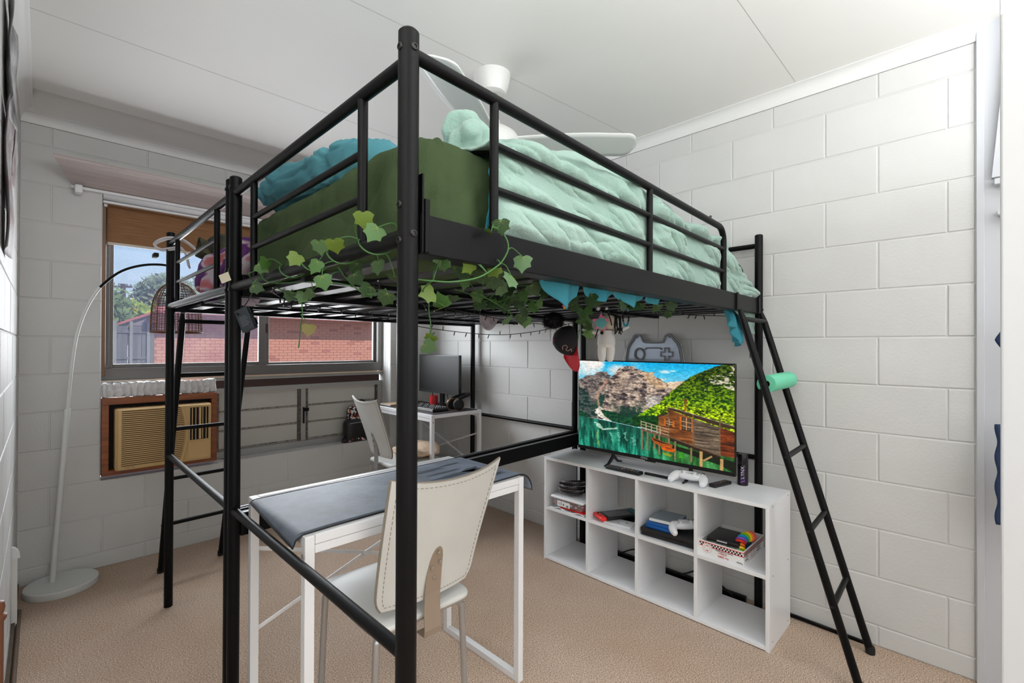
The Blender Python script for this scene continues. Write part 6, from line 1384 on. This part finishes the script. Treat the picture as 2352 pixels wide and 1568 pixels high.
bc = Thing('baseball_cap', 'black baseball cap with red brim hanging under the loft bed', 'cap', tuple(P0))
m_capk = mat('black cap cloth', (30,29,31), 0.85, bump=0.2, bs=300); m_capr = mat('red cap cloth', (196,26,40), 0.8, bump=0.2, bs=300)
def crown(u, v):
    a = 2*PI*u; b = PI/2*v
    p = Vector((0.058*math.cos(b)*math.cos(a), 0.070*math.cos(b)*math.sin(a), 0.082*math.sin(b)))
    return p
ax1 = (-RT*0.88+ZU*0.02+TW*0.42).normalized()   # crown top direction
ax2 = (ZU*0.95-RT*0.25-TW*0.1); ax2 = (ax2-ax1*ax2.dot(ax1)).normalized(); ax3 = ax1.cross(ax2)
def cmap(p): return P0+RT*0.022+ax2*p.x*1.15+ax3*p.y*0.85+ax1*p.z
bc.part('crown', M().grid(lambda u,v: cmap(crown(u,v)), 40, 14, closeu=True), m_capk, smooth='all', thick=0.002)
bc.part('button', M().ball(cmap(Vector((0,0,0.083))),0.004,8), m_capr, smooth=True)
def brim(u, v):
    t = (u-0.5)*2; L_ = 0.066*(1-0.55*t*t)
    base = Vector((-0.056*math.cos(t*1.05), 0.070*math.sin(t*1.05), 0.0)); out_ = Vector((-1,0.20*t,-0.22)).normalized()
    return cmap(base+out_*L_*v+Vector((0,0,0.018*(t*t-0.3)*v)))
bc.part('brim', M().grid(brim, 22, 10), m_capr, smooth='all', thick=0.002)
m_logo = mat('dusty pink embroidery', (176,132,124), 0.7)
lg = [vw(P0,0.0016*(x-1298),0.0016*(772-y),0.062) for x, y in ((1288,797),(1287,789),(1294,785),(1300,790),(1296,797),(1303,800),(1309,795),(1312,802))]
bc.part('embroidery', M().tube(smoothp(lg,4),0.0016,5), m_logo)
for k in range(4): bc.part('seam', M().tube([cmap(crown(k/4+0.06,v/10)*1.012) for v in range(11)],0.0008,5), m_rub)
dl = Thing('cloth_doll', 'white cloth doll with black yarn hair hanging above the television', 'doll', (1.82,1.2,1.29))
Pd = Vector((1.822,1.2,1.29)); k_ = 2.14/1075
def dp(px, py, c=0): return vw(Pd,(px-1395)*k_,(771-py)*k_,c)
m_doll = mat('white cotton', (226,226,222), 0.9, bump=0.2, bs=200); m_dh = mat('cream cotton', (206,198,182), 0.9)
B = M()
B.tube([dp(1394,758),dp(1393,766),dp(1393,778),dp(1393,790),dp(1393,797)],[0.030,0.034,0.040,0.041,0.030],20)
B.tube([dp(1384,790),dp(1383,805),dp(1383,817),dp(1383,823)],[0.0205,0.020,0.018,0.015],16).ball(dp(1383,823),0.015,12)
B.tube([dp(1402,790),dp(1403,805),dp(1402,817),dp(1402,823)],[0.0205,0.020,0.018,0.015],16).ball(dp(1402,823),0.015,12)
dl.part('body', B, m_doll, smooth=True)
for side in (((1388,762),(1365,762),(1340,757)),((1405,762),(1425,756),(1442,750))):
    dl.part('arm', M().tube([dp(*q) for q in side],[0.0115,0.0105,0.007],12).ball(dp(*side[2]),0.007,10), m_doll, smooth=True)
dl.part('head', M().ball(dp(1400,739),0.036,20,(1,1,1.15)), m_dh, smooth=True)
dl.part('stitches', M().tube([dp(1384,758,0.034),dp(1396,758,0.037),dp(1408,757,0.033)],0.001,4), m_wire)
rh = random.Random(6)
for k in range(16):
    x = 1408+rh.uniform(0,14); dl.part('yarn_strand', M().tube(smoothp([dp(1400+rh.uniform(-6,8),722,0.02),dp(x,728,0.03),dp(x+rh.uniform(-2,4),748,0.034),dp(x+rh.uniform(-5,10),764+rh.uniform(-8,5),0.032)],4),0.0028,6), m_rub, smooth=True)
for q in (((1380,722),(1374,740),(1363,776)),((1392,720),(1397,735),(1400,748))): dl.part('yarn_strand', M().tube(smoothp([dp(*p,0.05) for p in q],4),0.0028,6), m_rub, smooth=True)
dl.part('hanging_loop', M().tube([dp(1400,722),dp(1398,712)],0.002,5), m_wire)
sp_ = Thing('star_charm', 'flat pink and teal star charm hanging in front of the doll', 'charm', tuple(vw(Pd,-0.04,0.06,0.08)))
cs_ = vw(Pd,(1374-1395)*k_,(771-741)*k_,0.07)
star = [(0.040*(1 if i%2==0 else 0.5)*math.sin(i*PI/5), 0.042*(1 if i%2==0 else 0.5)*math.cos(i*PI/5)) for i in range(10)]
sp_.part('star', M().prism(star,cs_,RT,ZU,TW,0.002), mat('pink enamel', (214,90,130), 0.3)); sp_.part('teal_disc', M().prism([(0.0245*math.cos(k*PI/10),0.0225*math.sin(k*PI/10)-0.003) for k in range(20)],cs_+TW*0.002,RT,ZU,TW,0.0015), mat('teal enamel', (52,150,150), 0.3))
sp_.part('ring', M().tube([cs_+ZU*(0.045+0.004*math.sin(k*PI/5))+RT*0.004*math.cos(k*PI/5) for k in range(10)],0.0008,4,closed=True), m_alul)
sp_.part('orange_bead', M().ball(vw(cs_,0.008,-0.036,0),0.005,10), mat('orange bead', (230,90,30), 0.3), smooth=True); sp_.part('black_bead', M().ball(vw(cs_,0.004,-0.047,0),0.008,12), m_rub, smooth=True)
br = Thing('bead_bracelet', 'blue and black bead bracelet hanging right of the doll', 'bracelet', (1.825,1.1,1.39))
cb = Vector((1.815,1.1,1.385)); m_bd = [mat('turquoise bead', (30,140,165), 0.25), m_rub, mat('silver bead', (150,170,180), 0.25, metal=0.5)]
for k in range(28):
    a = 2*PI*k/28; p = vw(cb, 0.013*math.cos(a), 0.042*math.sin(a)-0.01, 0); i = 0 if (p.z > cb.z+0.012 or p.z < cb.z-0.030) else 1
    if k in (3,11): i = 2
    br.part('bead', M().ball(p,0.0047,8), m_bd[i], smooth=True)
br.part('cord', M().tube([vw(cb,0,0.03),vw(cb,0,0.022)],0.001,4), m_wire); br.part('safety_pin', M().tube(smoothp([vw(cb,-0.01,0.034),vw(cb,-0.035,0.018),vw(cb,-0.030,0.012),vw(cb,-0.008,0.030)],4),0.0008,5), m_alul)
fc = Thing('flower_charm', 'small clear and pink beaded flower charm hanging under the near bed', 'charm', (1.2,0.98,1.40))
c_ = Vector((1.215,0.975,1.398)); m_gb = mat('glass bead', (205,205,210), 0.08, metal=0.4)
fc.part('glass_bead', M().ball(c_,0.012,14), m_gb, smooth=True)
for k in range(6): fc.part('petal', M().ball(vw(c_,0.010+0.007*math.cos(k*PI/3),-0.022+0.007*math.sin(k*PI/3)),0.0042,8), mat('petal %d' % k, ((226,90,130),(240,170,60),(235,235,220))[k%3], 0.3), smooth=True)
gb = Thing('glass_beads', 'pair of clear glass beads hanging above the star charm', 'charm', (1.70,1.18,1.39))
for px in (1369,1388): gb.part('bead', M().ball(dp(px,709,0.05),0.012 if px < 1380 else 0.009,14), m_gb, smooth=True)
gb.part('cord', M().tube([dp(1365,702,0.05),dp(1392,705,0.05)],0.0012,5), m_wire)
pa = Thing('patterned_cloth', 'small pale marbled cloth corner hanging through the far slats', 'cloth', (1.72,1.85,1.38))
pa.part('corner', M().grid(lambda u,v: Vector((1.635+0.16*u, 1.87, 1.412-v*(0.085*math.sin(PI*min(1,u+0.12))**0.7))), 14, 8), mat('marbled cloth', (206,196,200), 0.9, rgb2=(150,140,150), vs=30), smooth='all', thick=0.002)
# ------------------------------------------------------------------ left edge: posters, fitting, wooden post
m_post = mat('black and white print', (200,200,200), 0.6, rgb2=(60,58,60), vs=11, detail=6)
m_postr = mat('grey and red print', (186,186,188), 0.6, rgb2=(140,112,112), vs=16, detail=6)
def poster(label, y0, y1, z0, z1, mt, off, sd):
    single('poster', M().grid(lambda u,v: Vector((LX+0.004+off*(abs(u-0.5)*2)**2+0.004*math.sin(v*7+sd), y0+(y1-y0)*u, z0+(z1-z0)*v)), 16, 20), mt, label, 'poster', (LX+0.005,(y0+y1)/2,(z0+z1)/2), smooth='all', thick=0.0008)
poster('lower black and white poster curling off the left wall', 2.02, 2.32, 1.53, 1.98, m_postr, 0.012, 0)
poster('upper dark poster high on the left wall near the ceiling', 2.05, 2.40, 1.99, 2.33, m_post, 0.016, 2)
poster('small grey poster on the left wall nearest the window corner', 2.50, 2.76, 1.86, 2.14, m_postr, 0.008, 4)
cf = Thing('conduit_cap', 'small white quarter-round wall fitting low on the left wall', 'wall fitting', (LX,3.05,0.30))
cf.part('plate', M().prism([(0,0)]+[(0.026*math.cos(a*PI/16),0.05*math.sin(a*PI/16)) for a in range(9)],(LX,3.0,0.30),(1,0,0),(0,0,1),(0,1,0),0.02), m_white)
cf.part('conduit', M().box((LX,3.0,0.0),(LX+0.018,3.02,0.30)), m_corn)
wp_ = Thing('wooden_post', 'brown turned wooden post at the extreme left edge', 'post', (-0.058,1.30,0))
wp_.part('shaft', M().tube([(-0.058,1.30,0),(-0.058,1.30,0.725)],0.011,16), mat('red brown timber', (110,66,44), 0.4), smooth=True)
wp_.part('finial', M().lathe([(0.011,0.72),(0.015,0.727),(0.015,0.733),(0.011,0.737),(0.013,0.748),(0.011,0.758),(0.002,0.762)],(-0.058,1.30,0),18), mat('red brown timber', (110,66,44), 0.4), smooth=True)
pipe = single('wall_pipe', M().tube([(LX+0.022,1.2,0.008),(LX+0.022,3.15,0.008)],0.0075,12), mat('brown pipe', (96,78,62), 0.5), 'thin brown pipe running along the foot of the left wall', 'pipe', (LX+0.022,2.2,0.0), smooth=True)
gm_ = Thing('navy_garment', 'navy garment hanging in the wardrobe at the right edge', 'garment', (2.32,-0.16,0.62))
gm_.part('cloth', M().grid(lambda u,v: Vector((2.30+0.015*math.sin(u*20), -0.0505-0.24*u+0.0035*math.sin(v*21), 0.64+v*0.34)), 40, 30), mat('navy knit', (34,52,84), 0.9, bump=0.4, bs=200), smooth='all', thick=0.01)
gm_.part('sleeve', M().grid(lambda u,v: Vector((2.30+0.015*math.sin(u*20), -0.0475-0.24*u-0.03*abs(v-0.45), 1.245+v*0.055)), 20, 10), mat('navy knit', (34,52,84), 0.9, bump=0.4, bs=200), smooth='all', thick=0.01)
# fasteners and marks on the right wall
single('wall_hook', M().tube([(RX,0.985,1.922),(RX-0.012,0.985,1.920),(RX-0.014,0.985,1.905)],0.004,8).ball((RX-0.012,0.985,1.920),0.007,10), mat('dark hook', (90,88,84), 0.5), 'tiny dark hook on the upper right block wall', 'hook', (RX,0.985,1.91), smooth=True)
